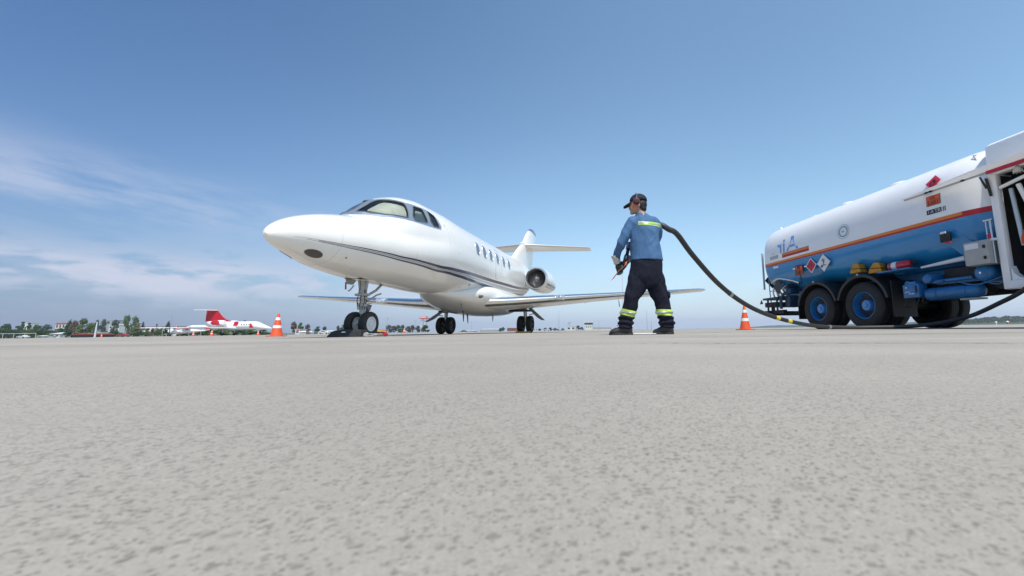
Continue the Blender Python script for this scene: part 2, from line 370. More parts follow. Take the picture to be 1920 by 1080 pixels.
band = [(1.47, 90), (1.50, 80), (1.58, 71), (1.80, 54), (2.05, 47.5), (2.33, 43), (2.65, 39), (2.95, 36), (3.337, 33.5), (3.39, 38), (3.36, 46), (3.30, 53), (3.15, 58), (3.0, 60.5), (2.75, 64.5), (2.55, 68), (2.36, 77), (2.20, 90)]
panes = [paneF, paneS, paneQ]; allp = panes+[mirror(p) for p in panes]
bandf = band+[(s, 180-p) for s, p in reversed(band[:-1]) if p < 90][0:0]
# skin: coarse grid except round the cockpit, where the window openings are cut out
ss = [-.035, -.031, -.024, -.014, .0, .02, .06, .11, .17, .24, .32, .41, .51, .62, .74, .87, 1.0, 1.13, 1.26, 1.38]
s = 1.40
while s < 3.45: ss.append(round(s, 3)); s += .0125
ss += [3.5, 3.6, 3.75, 3.9, 4.1, 4.4, 4.7]+[5+.35*i for i in range(10)]+[8.5+.3*i for i in range(23)]
ph = [i*.9 for i in range(400)]
mb = MB(); grid = [[hull(a, R(b)) for b in ph] for a in ss]; mb.v = [q for r in grid for q in r]; n = len(ph)
for i in range(len(ss)-1):
    fine = 1.38 <= ss[i] < 3.45
    for j in range(n):
        k = (j+1) % n; mi = 0
        if fine and 20 < ph[j] < 160:
            cs, cp = (ss[i]+ss[i+1])/2, ph[j]+.45
            if any(inpoly(cs, cp, P) for P in allp): continue
            if inpoly(cs, cp if cp <= 90 else 180-cp, band): mi = 1
        mb.f.append((i*n+j, i*n+k, (i+1)*n+k, (i+1)*n+j)); mb.m.append(mi)
mb.f.append(tuple(range((len(ss)-1)*n, len(ss)*n))); mb.m.append(0)
skin = mb.build('fuselage', [white, alug], jet, angle=60)
# cockpit: lining, shelf, seats seen through the panes
mb = MB(); rs = []
for a in [1.42+.1*i for i in range(22)]:
    rs.append([hull(a, R(p), -.05) for p in range(-6, 187, 4)])
n = len(rs[0])
mb.v = [q for r in rs for q in r]
for i in range(len(rs)-1):
    for j in range(n-1):
        cs, cp = 1.47+.1*i, -4+4*j
        if any(inpoly(cs+dx, cp+dy, P) for P in allp for dx in (-.05, 0, .05) for dy in (-2, 0, 2)): continue
        mb.f.append((i*n+j, i*n+j+1, (i+1)*n+j+1, (i+1)*n+j)); mb.m.append(0)
mb.build('cockpit_lining', cream, jet)
mb = MB(); mb.prism([(-.8, 3.5, 1.5), (.8, 3.5, 1.5), (.8, 3.5, 2.5), (.5, 3.5, 2.8), (-.5, 3.5, 2.8), (-.8, 3.5, 2.5)], (0, .03, 0)).build('cockpit_bulkhead', cream, jet)
mb = MB(); mb.prism([(-.25, 1.66, 1.96), (.25, 1.66, 1.96), (.44, 2.1, 2.04), (-.44, 2.1, 2.04)], (0, 0, .03)).build('glareshield', mat('glareshield', (.03, .03, .04), .8), jet, smooth=False)
for x in (-.36, .36):
    mb = MB(); mb.box((x, 3.02, 2.05), (.44, .16, .75), bev=.06); mb.box((x, 3.0, 2.55), (.24, .12, .2), bev=.05); mb.build('pilot_seat', mat('seat_leather', (.5, .46, .36), .7), jet)
for P in allp:   # panes with their seals
    cs = sum(p[0] for p in P)/len(P); cp = sum(p[1] for p in P)/len(P); mb = MB(); vs = [hull(cs, R(cp), -.012)]; m_ = len(P)
    for t in (.33, .66, 1.02): vs += [hull(cs+(a-cs)*t, R(cp+(b-cp)*t), -.012) for a, b in P]
    fs = [(0, 1+i, 1+(i+1) % m_) for i in range(m_)]
    for k in (0, 1): fs += [(1+k*m_+(i+1) % m_, 1+k*m_+i, 1+(k+1)*m_+i, 1+(k+1)*m_+(i+1) % m_) for i in range(m_)]
    q0, q1, q2 = Vector(vs[0]), Vector(vs[1]), Vector(vs[2])
    if (q1-q0).cross(q2-q0).dot(q0-Vector((0, cs, 1.9))) < 0: fs = [tuple(reversed(f)) for f in fs]
    pane = mb.add(vs, fs).build('cockpit_window', cglass, jet, norm=False)
    mb = MB().tube([hull(a, R(b), .001) for a, b in P], .012, 6, closed=True); mb.build('seal', seal, pane)
    if cs < 3.0:   # pale sunshade standing inside the pane
        q = .80; dcs = .06; sh = MB(); vs = [hull(cs+dcs, R(cp), -.05)]+[hull(cs+dcs+(a-cs)*q, R(cp+(b-cp)*q-(1.5 if cp < 90 else -1.5)), -.05) for a, b in P]
        sh.add(vs, [(0, 1+i, 1+(i+1) % m_) for i in range(m_)]).build('sunshade', mat('sunshade_cloth', (.66, .62, .50), .8, nscale=5, namt=.25), jet, norm=False)
# overlays that follow the skin
def patch(fn_lo, fn_hi, s0, s1, off, name, m, n=60, side=(1, -1), k=4):
    for sd in side:
        mb = MB(); vs = []
        for i in range(n+1):
            a = s0+(s1-s0)*i/n; lo, hi = fn_lo(a), fn_hi(a)
            for j in range(k+1):
                p = lo+(hi-lo)*j/k; vs.append(hull(a, R(p if sd > 0 else 180-p), off))
        mb.add(vs, [(i*(k+1)+j, (i+1)*(k+1)+j, (i+1)*(k+1)+j+1, i*(k+1)+j+1) for i in range(n) for j in range(k)])
        mb.build(name, m, jet)
SU = pchip([.2, .45, .86, 1.26, 1.72, 2.24, 2.86, 3.6, 4.33, 5.93, 8.44, 10.5, 14], [-13.5, -11.6, -10.3, -9.7, -9.7, -10.6, -14, -19, -21.6, -22.3, -20.5, -20, -20])
SLo = pchip([.2, .52, .82, 1.25, 1.95, 2.6, 3.28, 4.3, 5.57, 7.15, 8.93, 10.5, 14], [-15.5, -15.2, -14.6, -14.6, -15.2, -18.2, -23.7, -29.5, -33, -35, -36.5, -36, -34])
WD = pchip([.2, 1.2, 2.5, 4, 6, 14], [.5, 1.3, 2.6, 4.3, 5.2, 5.2])
patch(lambda a: SU(a)-WD(a), lambda a: SU(a), .2, 13.6, .003, 'stripe', navy, 110)
patch(lambda a: SU(a)-WD(a)-(SU(a)-WD(a)-SLo(a))*.72, lambda a: SU(a)-WD(a)-(SU(a)-WD(a)-SLo(a))*.24, .5, 13.6, .003, 'stripe', sgrey, 110)
patch(lambda a: SLo(a)-WD(a)*.9, lambda a: SLo(a), .35, 13.2, .003, 'stripe', navy, 110)
def oval(s0, p0, ds, dp, off, name, m, tilt=0, n=28, ring=None, sup=2.0):
    r_ = hull_r(s0, R(p0))[1]; P = []
    for i in range(n):
        t = 2*math.pi*i/n; c, q = math.cos(t), math.sin(t); c = math.copysign(abs(c)**(2/sup), c); q = math.copysign(abs(q)**(2/sup), q)
        P.append((s0+ds*c+tilt*q*dp, p0+math.degrees(dp*q/r_)))
    mb = MB(); vs = [hull(s0, R(p0), off)]
    for t in (.5, 1): vs += [hull(s0+(a-s0)*t, R(p0+(b-p0)*t), off) for a, b in P]
    mb.add(vs, [(0, 1+i, 1+(i+1) % n) for i in range(n)]+[(1+i, 1+(i+1) % n, 1+n+(i+1) % n, 1+n+i) for i in range(n)])
    o = mb.build(name, m, jet)
    if ring: MB().tube([hull(a, R(b), .003) for a, b in P], ring, 6, closed=True).build('frame', seal if name != 'cabin_window' else alug, o)
    return o
for s0 in (5.20, 5.70, 6.22, 6.80, 7.40, 7.96):
    for p0 in (19, 161): oval(s0, p0, .125, .175, .004, 'cabin_window', wglass, ring=.008, sup=2.3)
for p0 in (-51, 231): oval(.56, p0, .125, .075, .003, 'nose_light_cover', mat('light_cover', (.045, .035, .03), .25, coat=.5), ring=.004)
# emergency exit outline
P = []
for i in range(40):
    t = 2*math.pi*i/40; c, q = math.cos(t), math.sin(t); P.append((6.86+.27*math.copysign(abs(c)**.72, c), 9+27.5*math.copysign(abs(q)**.72, q)))
for sd in (1, -1):
    MB().tube([hull(a, R(b if sd > 0 else 180-b), .0) for a, b in P], .007, 6, closed=True).build('exit_door_outline', mat('panel_gap', (.36, .36, .36), .6), jet)
# fine panel lines
pl = MATS['panel_gap']
for pts in ([(.95, -43), (1.1, -50), (1.3, -57), (1.5, -64.5)], [(3.62, p) for p in range(-60, 61, 8)], [(.82, p) for p in range(-96, 89, 8)], [(1.15, 20), (1.15, 44), (1.36, 46), (1.56, 42), (1.56, 20), (1.36, 17), (1.15, 20)], [(2.4, -20+p*3) for p in range(8)]):
    for sd in (1, -1): MB().tube([hull(a, R(b if sd > 0 else 180-b), -.0012) for a, b in pts], .003, 4).build('panel_line', pl, jet)
# belly fairing carrying the wing
FS = [4.2, 4.7, 5.2, 5.7, 6.2, 7.0, 8.0, 9.0, 9.8, 10.4, 10.9]
fB = pchip(FS, [1.02, .94, .85, .77, .69, .60, .57, .60, .72, .90, 1.15]); fW = pchip(FS, [.10, .34, .60, .84, .99, 1.08, 1.10, 1.05, .9, .6, .25])
fT = pchip(FS, [1.06, 1.12, 1.22, 1.36, 1.46, 1.5, 1.5, 1.5, 1.5, 1.5, 1.5])
rings = []
for i in range(49):
    a = 4.2+(10.9-4.2)*i/48; b, w_, t_ = fB(a), fW(a), fT(a); zc = b+(t_-b)*.62; rg = []
    for j in range(48):
        q = 2*math.pi*j/48; c, sn = math.cos(q), math.sin(q); e = 2/2.5
        rg.append((w_*math.copysign(abs(c)**e, c), a, zc+(t_-zc if sn > 0 else zc-b)*math.copysign(abs(sn)**e, sn)))
    rings.append(rg)
MB().loft(rings).build('belly_fairing', white, jet, angle=70)
# wings
def naca(t, n=22, x0=0., x1=1.):
    xs = [x0+(x1-x0)*(1-math.cos(math.pi*i/n))/2 for i in range(n+1)]
    f = lambda x: 5*t*(.2969*math.sqrt(max(x, 0))-.126*x-.3516*x*x+.2843*x**3-.1036*x**4)
    return xs, f
def wing(sd, secs, name, par, le=.075, lemat=alu, m=white):
    """secs: (lateral, leading edge s, chord, z, thickness ratio, twist)"""
    body, lead = [], []
    for l, s0, ch, z, t, tw in secs:
        xs, f = naca(t, 18, le, 1)
        up_ = [(x, f(x)) for x in xs]; lo = [(x, -f(x)*.85) for x in reversed(xs)]
        put = lambda P, g=0: [(sd*l, s0+ch*(x*math.cos(tw)+y*math.sin(tw)), z+ch*(y*math.cos(tw)-x*math.sin(tw))) for x, y in P]
        body.append(put(up_+lo))
        xs, f = naca(t, 12, 0, le+.012)
        P = [(x, f(x)+.0008) for x in reversed(xs)]+[(x, -f(x)*.85-.0008) for x in xs[1:]]
        lead.append(put(P))
    wg = MB().loft(body).build(name, m, par, angle=50)
    MB().loft(lead).build('leading_edge', lemat, wg, angle=50)
    return wg
wing_secs = [(.45, 5.95, 3.25, .90, .13, R(1.5)), (1.6, 6.52, 2.75, .975, .13, R(1.5)), (3.6, 7.50, 2.15, 1.15, .12, R(1)), (5.8, 8.60, 1.58, 1.335, .115, R(.5)), (7.55, 9.46, 1.16, 1.49, .11, 0), (7.78, 9.62, .98, 1.505, .10, 0), (7.86, 9.8, .62, 1.51, .07, 0)]
for sd in (1, -1):
    wg = wing(sd, wing_secs, 'wing', jet)
    # landing light set into the leading edge
    l0 = 2.79; s0 = 7.105; z0 = 1.075
    mb = MB().box((0, 0, 0), (.42, .16, .15), bev=.06); o = mb.build('landing_light', mat('lamp_glass', (.55, .58, .6), .12, metal=.55, coat=1), wg, loc=(sd*l0, s0-.0, z0-.005)); o.rotation_euler = (0, 0, -sd*math.atan2(.98, 2))
    for dx in (-.1, .1): MB().lathe([(.001, -.055), (.035, -.06), (.05, -.075), (.058, -.09), (.062, -.085), (.05, -.05)], (dx, .0, 0), (0, 1, 0), 16).build('reflector', alu, o)
    # flap track fairings and static wicks, fence
    for l, s1 in ((3.4, 9.1), (5.0, 9.45)):
        MB().tube([(sd*l, s1-.35, 1.02+l*.03), (sd*l, s1, .95+l*.045), (sd*l, s1+.5, .98+l*.055)], [(.03, .05), (.05, .08), (.02, .02)], 12).build('flap_track_fairing', white, wg)
    mb = MB(); mb.prism([(sd*4.6, 9.0, 1.12), (sd*4.6, 9.28, 1.1), (sd*4.64, 9.25, .88), (sd*4.62, 9.05, .9)], (.02*sd, 0, 0)); mb.build('vent_mast', mat('mast_grey', (.33, .34, .36), .5), wg)
    o = MB().tube([(sd*7.80, 9.66, 1.5), (sd*7.86, 9.85, 1.51)], [.035, .02], 10).build('navigation_light', mat('nav_glass', (.5, .52, .55), .1, coat=1), wg)
# engines
fanm = mat('fan_blade', (.14, .14, .145), .35, metal=.6)
for sd in (1, -1):
    cx, cz = sd*1.34, 2.10; en = MB()
    out = [(.395, 10.06), (.425, 10.10), (.455, 10.25), (.48, 10.55), (.49, 10.95), (.475, 11.5), (.42, 12.1), (.33, 12.65), (.30, 12.75), (.29, 12.72), (.27, 12.4)]
    inn = [(.34, 10.75), (.335, 10.45), (.335, 10.25), (.36, 10.12), (.385, 10.065)]
    en.use(0).lathe([(.455, 10.25), (.48, 10.55), (.49, 10.95), (.475, 11.5), (.42, 12.1), (.33, 12.65), (.30, 12.75), (.28, 12.72), (.26, 12.3), (.001, 12.3)], (cx, 0, cz), (0, 1, 0), 48)
    nac = en.build('engine_nacelle', white, jet, angle=60)
    MB().lathe([(.372, 10.50), (.370, 10.40), (.370, 10.25), (.376, 10.13), (.392, 10.075), (.408, 10.06), (.43, 10.09), (.4555, 10.252)], (cx, 0, cz), (0, 1, 0), 48).build('intake_lip', mat('intake_lip_metal', (.78, .78, .78), .28, metal=.9), nac, angle=60)
    MB().lathe([(.001, 10.46), (.372, 10.46)], (cx, 0, cz), (0, 1, 0), 40).build('intake_duct', mat('duct_dark', (.012, .012, .013), .6), nac)
    mb = MB(); nb = 26
    for i in range(nb):
        t = 2*math.pi*i/nb; pts = []
        for k in range(5):
            r = .12+.248*k/4; tw = R(25+30*k/4); wd = .026+.012*k/4
            e = (-math.sin(t)*math.cos(tw)*wd, math.sin(tw)*wd, math.cos(t)*math.cos(tw)*wd); c = (cx+math.cos(t)*r, 10.37, cz+math.sin(t)*r)
            pts.append((Vector(c)-Vector(e), Vector(c)+Vector(e)))
        vs = [q for p in pts for q in p]; mb.add(vs, [(2*k, 2*k+1, 2*k+3, 2*k+2) for k in range(4)])
    mb.build('fan', fanm, nac, norm=False)
    MB().lathe([(.001, 10.17), (.03, 10.175), (.07, 10.205), (.11, 10.26), (.135, 10.33), (.14, 10.40)], (cx, 0, cz), (0, 1, 0), 32).build('spinner', mat('spinner', (.12, .12, .125), .4), nac)
    # blue and silver bands carried round the nacelle
    for (a0, a1, mm) in ((-22, -31, navy), (-34, -44, sgrey)):
        vs = []
        rr = pchip([q[1] for q in out[2:8]], [q[0] for q in out[2:8]])
        for i in range(25):
            sx = 10.3+(12.6-10.3)*i/24
            for j in range(5):
                q = R(a0+(a1-a0)*j/4); r = rr(sx)+.003; vs.append((cx+sd*math.cos(q)*r, sx, cz+math.sin(q)*r))
        MB().add(vs, [(i*5+j, (i+1)*5+j, (i+1)*5+j+1, i*5+j+1) for i in range(24) for j in range(4)]).build('stripe', mm, nac)
    # pylon
    rg = []
    for x, s0, ch, th in ((.62, 10.75, 1.75, .24), (1.0, 10.85, 1.5, .22)):
        xs, f = naca(th/ch, 10); rg.append([(sd*x, s0+ch*q, 2.12+ch*f(q)) for q in xs]+[(sd*x, s0+ch*q, 2.12-ch*f(q)) for q in reversed(xs[1:-1])])
    MB().loft(rg).build('engine_pylon', white, jet)
# fin, dorsal fillet and tailplane
rg = []
for z, s0, ch, th in ((2.75, 10.85, 4.0, .30), (3.05, 11.10, 3.75, .29), (3.6, 11.9, 3.0, .26), (4.2, 12.95, 2.25, .24), (4.75, 13.55, 1.85, .20), (5.02, 13.95, 1.55, .17)):
    xs, f = naca(th/ch, 16); rg.append([(ch*f(q), s0+ch*q, z) for q in xs]+[(-ch*f(q), s0+ch*q, z) for q in reversed(xs[1:-1])])
fin = MB().loft(rg).build('tail_fin', white, jet, angle=60)
rg = []
for z, s0, ch, th in ((5.022, 13.95, 1.55, .17), (5.13, 14.1, 1.4, .16), (5.22, 14.4, 1.05, .10), (5.24, 14.6, .8, .03)):
    xs, f = naca(th/ch, 16); rg.append([(ch*f(q), s0+ch*q, z) for q in xs]+[(-ch*f(q), s0+ch*q, z) for q in reversed(xs[1:-1])])
MB().loft(rg).build('fin_cap', mat('fin_cap_blue', (.10, .13, .24), .35, coat=.5), fin)
for sd in (1, -1):
    wing(sd, [(.05, 12.95, 1.75, 4.10, .10, 0), (2.9, 14.15, 1.0, 4.15, .10, 0), (3.05, 14.3, .8, 4.155, .08, 0)], 'tailplane', jet, .05, mat('tail_edge', (.6, .6, .58), .35, metal=.4))
MB().tube([(0, 12.6, 4.10), (0, 13.0, 4.10), (0, 13.8, 4.10), (0, 14.9, 4.10)], [(.02, .02), (.11, .13), (.13, .15), (.04, .04)], 20).build('tail_bullet', white, fin)
# landing gear
def wheel(par, x, y, r, wd, rimm, rr, name='wheel'):
    w_ = empty(name); w_.parent = par; h = wd/2
    MB().lathe([(rr, -h*.8), (rr*1.12, -h*.98), (r*.86, -h), (r*.95, -h*.82), (r*.99, -h*.5), (r, -h*.3), (r*.985, -h*.27), (r, -h*.24), (r, -h*.04), (r*.985, 0), (r, h*.04), (r, h*.24), (r*.985, h*.27), (r, h*.3), (r*.99, h*.5), (r*.95, h*.82), (r*.86, h), (rr*1.12, h*.98), (rr, h*.8)], (x, y, r), (1, 0, 0), 40, close=True).build('tyre', rubber, w_, angle=25)
    mb = MB().lathe([(.001, -h*.75), (rr*.25, -h*.8), (rr*.3, -h*.45), (rr*.85, -h*.4), (rr*.92, -h*.85), (rr*1.02, -h*.86), (rr*1.02, h*.86), (rr*.92, h*.85), (rr*.85, h*.4), (rr*.3, h*.45), (rr*.25, h*.8), (.001, h*.75)], (x, y, r), (1, 0, 0), 32)
    for k in range(8):
        t = 2*math.pi*k/8
        for sx in (-1, 1): mb.cyl((x+sx*h*.38, y+math.cos(t)*rr*.62, r+math.sin(t)*rr*.62), (x+sx*h*.5, y+math.cos(t)*rr*.62, r+math.sin(t)*rr*.62), rr*.07, 8)
    mb.build('rim', rimm, w_, angle=30); return w_
rimw = mat('white_wheel_rim', (.72, .73, .72), .35, nscale=40, namt=.15); rimd = mat('dark_wheel_rim', (.05, .05, .055), .4, metal=.6)
ng = empty('nose_gear'); ng.parent = jet
for x in (-.135, .135): wheel(ng, x, 2.10, .232, .125, rimw, .135)
mb = MB(); mb.tube([(0, 2.12, .23), (0, 2.10, .45)], .035, 14); mb.tube([(0, 2.10, .42), (0, 2.08, 1.10)], .055, 16); mb.cyl((-.13, 2.1, .232), (.13, 2.1, .232), .03, 12)
mb.cyl((0, 2.09, .56), (0, 2.09, .60), .078, 16); mb.cyl((0, 2.085, .70), (0, 2.085, .735), .082, 16); mb.box((0, 2.07, .78), (.22, .10, .05), bev=.01); mb.cyl((-.13, 2.05, .78), (.13, 2.05, .78), .022, 10)
mb.tube([(.05, 2.07, .8), (.09, 2.06, 1.08)], .02, 8); mb.tube([(-.05, 2.07, .8), (-.09, 2.06, 1.08)], .02, 8); mb.build('strut', gpaint, ng)
mb = MB(); mb.tube([(0, 2.15, .56), (0, 2.27, .42), (0, 2.15, .27)], [(.045, .012)]*3, 8); mb.build('torque_link', steel, ng)
mb = MB(); mb.tube([(.0, 2.12, .74), (.0, 2.45, .90), (0, 2.62, 1.04)], .024, 8); mb.tube([(.06, 2.12, .66), (.05, 2.4, .80), (.04, 2.55, .84)], .016, 8); mb.build('drag_brace', steel, ng)
mb = MB()
for k in range(7):
    q = k*.9; mb.tube([(.06*math.cos(q), 2.06+.06*math.sin(q), .5), (.085*math.cos(q+.5), 2.05+.07*math.sin(q+.5), .66), (.07*math.cos(q), 2.05, .85), (.09*math.cos(q+1), 2.08, 1.08)], .006, 6)
mb.build('hydraulic_lines', black, ng)
MB().prism([(-.16, 1.80, 1.07), (-.16, 2.10, 1.06), (-.19, 2.05, .97), (-.19, 1.90, .97)], (-.012, 0, 0)).build('gear_door', gpaint, ng, smooth=False)
MB().box((0, 2.15, 1.075), (.30, .8, .05), bev=.01).build('wheel_bay', black, ng)
for x, c in ((-.20, red),): MB().prism([(x, 1.85, 1.0), (x+.012, 1.87, 1.0), (x+.05, 1.83, .86), (x+.035, 1.81, .86)], (0, .004, 0)).build('warning_streamer', c, ng, smooth=False)
MB().tube([(-.12, 1.98, .95), (-.16, 1.94, .86), (-.19, 1.93, .84)], .012, 8).build('taxi_light', steel, ng)
for sd in (1, -1):
    mg = empty('main_gear'); mg.parent = jet; x = sd*1.4
    for dx in (-.155, .155): wheel(mg, x+dx, 8.5, .292, .175, rimd, .165)
    mb = MB(); mb.tube([(x, 8.5, .29), (x, 8.48, .55)], .045, 14); mb.tube([(x, 8.48, .5), (x-sd*.03, 8.46, .98)], .06, 14); mb.cyl((x-.16, 8.5, .292), (x+.16, 8.5, .292), .04, 12)
    mb.tube([(x, 8.45, .8), (x-sd*.45, 8.4, .86)], .035, 10); mb.tube([(x-sd*.1, 8.44, .84), (x-sd*.62, 8.36, .80)], .02, 8); mb.build('strut', steel, mg)
    MB().tube([(x, 8.56, .58), (x, 8.68, .48), (x, 8.56, .38)], [(.04, .012)]*3, 8).build('torque_link', steel, mg)
    mb = MB(); a, b = V(sd*1.50, 8.35, .84), V(sd*2.06, 8.28, .43); e = V(0, .62, .0); nrm = V(sd*.59, 0, .81)*.02
    mb.prism([V(sd*1.44, 8.62, .86), V(sd*1.60, 8.60, .84), V(sd*1.95, 8.45, .545), V(sd*2.10, 8.40, .42), V(sd*1.97, 8.42, .425), V(sd*1.80, 8.48, .52)], V(0, -.02, 0)).build('gear_door', mat('door_grey', (.24, .24, .23), .5), mg, smooth=False, bevel=.004)
    MB().tube([(sd*1.52, 8.5, .62), (sd*1.75, 8.5, .66)], .015, 8).build('door_link', steel, mg)
    MB().box((sd*1.1, 8.45, .76), (.9, .5, .06), bev=.01).build('wheel_bay', black, mg)
MB().box((1.4, 8.20, .03), (.5, .05, .05), bev=.01).build('wheel_chock_bar', mat('chock_yellow', (.55, .38, .05), .6), jet)
# small items under the belly
for x, y, z, l, dy in ((.12, 6.3, .64, .12, .05), (-.25, 7.2, .60, .22, .03), (.0, 6.9, .58, .26, .08), (.55, 7.6, .61, .22, .02), (.45, 5.4, .78, .1, 0)):
    MB().prism([(x, y-.05, z+.03), (x, y+.06, z+.03), (x, y+dy+.02, z-l), (x, y+dy-.01, z-l)], (.012, 0, 0)).build('antenna', mat('antenna_grey', (.16, .16, .17), .5), jet, smooth=False)
for s0, p0, r0 in ((5.25, -42, .035), (4.0, 2, .012), (1.0, -35, .015), (4.9, -52, .02)): oval(s0, p0, r0, r0, .004, 'skin_port', seal, n=12)
MB().tube([(.90, 5.55, 1.02), (1.0, 5.5, 1.02)], [.05, .03], 10).build('fairing_port', seal, jet)
# ---------------- refuelling tanker ----------------
twhite = mat('tanker_white_paint', (.88, .88, .88), .3, coat=.3, nscale=.9, c2=(.82, .83, .83), bscale=1.0, bump=.25, bdist=.006)
tblue = mat('tanker_blue_paint', (.012, .215, .50), .26, coat=.5, nscale=1.1, c2=(.018, .24, .54), bscale=1.6, bump=.3, bdist=.006)
pblue = mat('chassis_blue_paint', (.02, .19, .46), .4, coat=.2, nscale=9, c2=(.018, .12, .28))
torange = mat('stripe_orange', (.72, .22, .02), .4); tred = mat('stripe_red', (.42, .012, .02), .4)
dark = mat('underbody_black', (.012, .013, .014), .7, nscale=8, c2=(.03, .028, .026))
placard = mat('placard_orange', (.66, .11, .04), .5); pred = mat('placard_red', (.50, .02, .05), .5); pwhite = mat('placard_white', (.74, .76, .77), .5); ink = mat('lettering_black', (.015, .015, .015), .6)
boxg = mat('cabinet_box_grey', (.42, .43, .41), .5, nscale=6, namt=.12); chrome = mat('bright_tube', (.62, .63, .63), .22, metal=1)
yel = mat('chock_yellow_paint', (.62, .30, .015), .55, nscale=14, c2=(.36, .17, .01))
trk = empty('fuel_tanker', (5.389, 8.813, 0), .24, 'blue and white aviation fuel tanker with orange and red stripe, its pump cabinet open', 'tanker')
ZC, HU, HD, TW, TN = 2.10, 1.085, .98, 1.22, 2.8
def tx(z, w=TW):
    q = abs((z-ZC)/(HU if z > ZC else HD)); return 1.25-w*max(1-min(q, 1)**TN, 0)**(1/TN)
# z levels with exact stripe edges
ZL = [1.895, 1.935, 1.992]
lv = []
for i in range(27):
    t = -math.pi/2+math.pi*i/26; sn = math.sin(t); lv.append(ZC+math.copysign(abs(sn)**(2/TN), sn)*(HU if sn > 0 else HD))
lv = sorted([z for z in lv if all(abs(z-q) > .022 for q in ZL)]+ZL)
def tank_ring(s, kw=1, kz=1):
    near = [(1.25-(1.25-tx(z))*kw, s, ZC+(z-ZC)*kz) for z in lv]; farr = [(2.5-x, y, z) for x, y, z in reversed(near[1:-1])]
    return near+farr
ends = [(3.56, .60, .60), (3.55, .86, .86), (3.53, .94, .94), (3.49, .975, .97), (3.43, .993, .99), (3.37, 1, 1)]
mids = [(s_, 1, 1) for s_ in (3.0, 2, 1, 0, -1, -2, -2.24)]; front = [(-2.45, .945, .985), (-2.64, .865, .96), (-2.685, .80, .93), (-2.69, .6, .7)]
rings = [tank_ring(*e) for e in ends+mids+front]; mb = MB(); nn = len(rings[0]); mb.v = [p for r in rings for p in r]
for i in range(len(rings)-1):
    sm = (rings[i][0][1]+rings[i+1][0][1])/2
    for j in range(nn):
        k = (j+1) % nn; jj = j if j < len(lv)-1 else nn-1-j; jj = min(jj, len(lv)-2); zm = (lv[jj]+lv[jj+1])/2
        mi = 0 if zm > ZL[2] else 1
        if ZL[1] < zm < ZL[2]: mi = 2 if sm > -2.24 else 3
        if ZL[0] < zm < ZL[1]: mi = 3
        mb.f.append((i*nn+j, i*nn+k, (i+1)*nn+k, (i+1)*nn+j)); mb.m.append(mi)
mb.f.append(tuple(range(nn))); mb.m.append(0); mb.f.append(tuple(range((len(rings)-1)*nn, len(rings)*nn))); mb.m.append(1)
tank = mb.build('tank', [twhite, tblue, torange, tred], trk, angle=28)
for s_ in ():
    MB().tube([(x, y, z) for x, y, z in tank_ring(s_, 1.0, 1.0)], .0045, 4, closed=True).build('weld_seam', twhite, tank)
def on_tank(name, vs, fs, m, off=.004, par=None):
    return MB().add([(tx(z)-off, s_, z) for s_, z in vs], fs).build(name, m, par or tank, smooth=False, norm=False)
def rect(s0, s1, z0, z1): return [(s0, z0), (s1, z0), (s1, z1), (s0, z1)]
def disc(s0, z0, r0, r1, n=40):
    vs = [(s0+math.cos(2*math.pi*i/n)*r, z0+math.sin(2*math.pi*i/n)*r) for r in (r0, r1) for i in range(n)]; return vs, [(i, (i+1) % n, n+(i+1) % n, n+i) for i in range(n)]
def lettering(t, s0, z0, size, m, name, off=.006, sx=1, bold=0, par=None, flat=None):
    """the photograph is mirrored, so text runs towards the rear; flat = lateral position of a flat plate"""
    vs, fs = text_mesh(t, size, bold); vs = [(s0+x*sx, z0+y) for x, y in vs]
    if flat is None: return on_tank(name, vs, fs, m, off, par)
    return MB().add([(flat, a, b) for a, b in vs], fs).build(name, m, par or trk, smooth=False, norm=False)
lb_ = mat('lettering_blue', (.16, .36, .74), .45)
on_tank('letter', [(2.20, 2.60), (2.10, 2.60), (1.90, 2.20), (1.98, 2.20), (2.025, 2.29), (2.275, 2.29), (2.32, 2.20), (2.40, 2.20), (2.24, 2.35), (2.06, 2.35), (2.15, 2.53)], [(0, 1, 10), (1, 2, 3, 4), (1, 4, 9), (1, 9, 10), (0, 10, 8), (0, 8, 5), (0, 5, 7), (5, 6, 7), (4, 5, 8, 9)], lb_, .006)
on_tank('letter', rect(2.475, 2.545, 2.20, 2.46), [(0, 1, 2, 3)], lb_, .006); v_, f_ = disc(2.51, 2.535, .001, .042, 16); on_tank('letter_dot', v_, f_, lb_, .006)
on_tank('letter', rect(2.62, 2.69, 2.20, 2.46)+[(2.69, 2.37), (2.79, 2.40), (2.81, 2.46), (2.75, 2.475), (2.69, 2.43)], [(0, 1, 2, 3), (4, 5, 6, 7, 8)], lb_, .006)
on_tank('emblem_bar', rect(1.50, 2.60, 2.065, 2.115), [(0, 1, 2, 3)], tred, .004); on_tank('emblem_bar', rect(1.50, 2.60, 2.115, 2.165), [(0, 1, 2, 3)], torange, .004)
for z0, z1 in ((2.050, 2.064), (2.166, 2.178)): on_tank('emblem_bar_edge', rect(1.49, 2.61, z0, z1), [(0, 1, 2, 3)], tred, .005)
for z0 in (2.10, 2.15): 
    on_tank('small_plate', rect(2.80, 3.16, z0-.02, z0+.02), [(0, 1, 2, 3)], ink, .004); on_tank('small_plate', rect(2.815, 3.145, z0-.010, z0+.010), [(0, 1, 2, 3)], pwhite, .006)
lettering('2 5 X', 3.0, 2.24, .08, mat('lettering_grey', (.4, .4, .4), .5), 'lettering')
on_tank('small_plate', rect(2.82, 3.06, 1.80, 1.86), [(0, 1, 2, 3)], pwhite)
v_, f_ = disc(.33, 2.27, .165, .175); on_tank('round_emblem', v_, f_, mat('emblem_grey', (.35, .40, .42), .5))
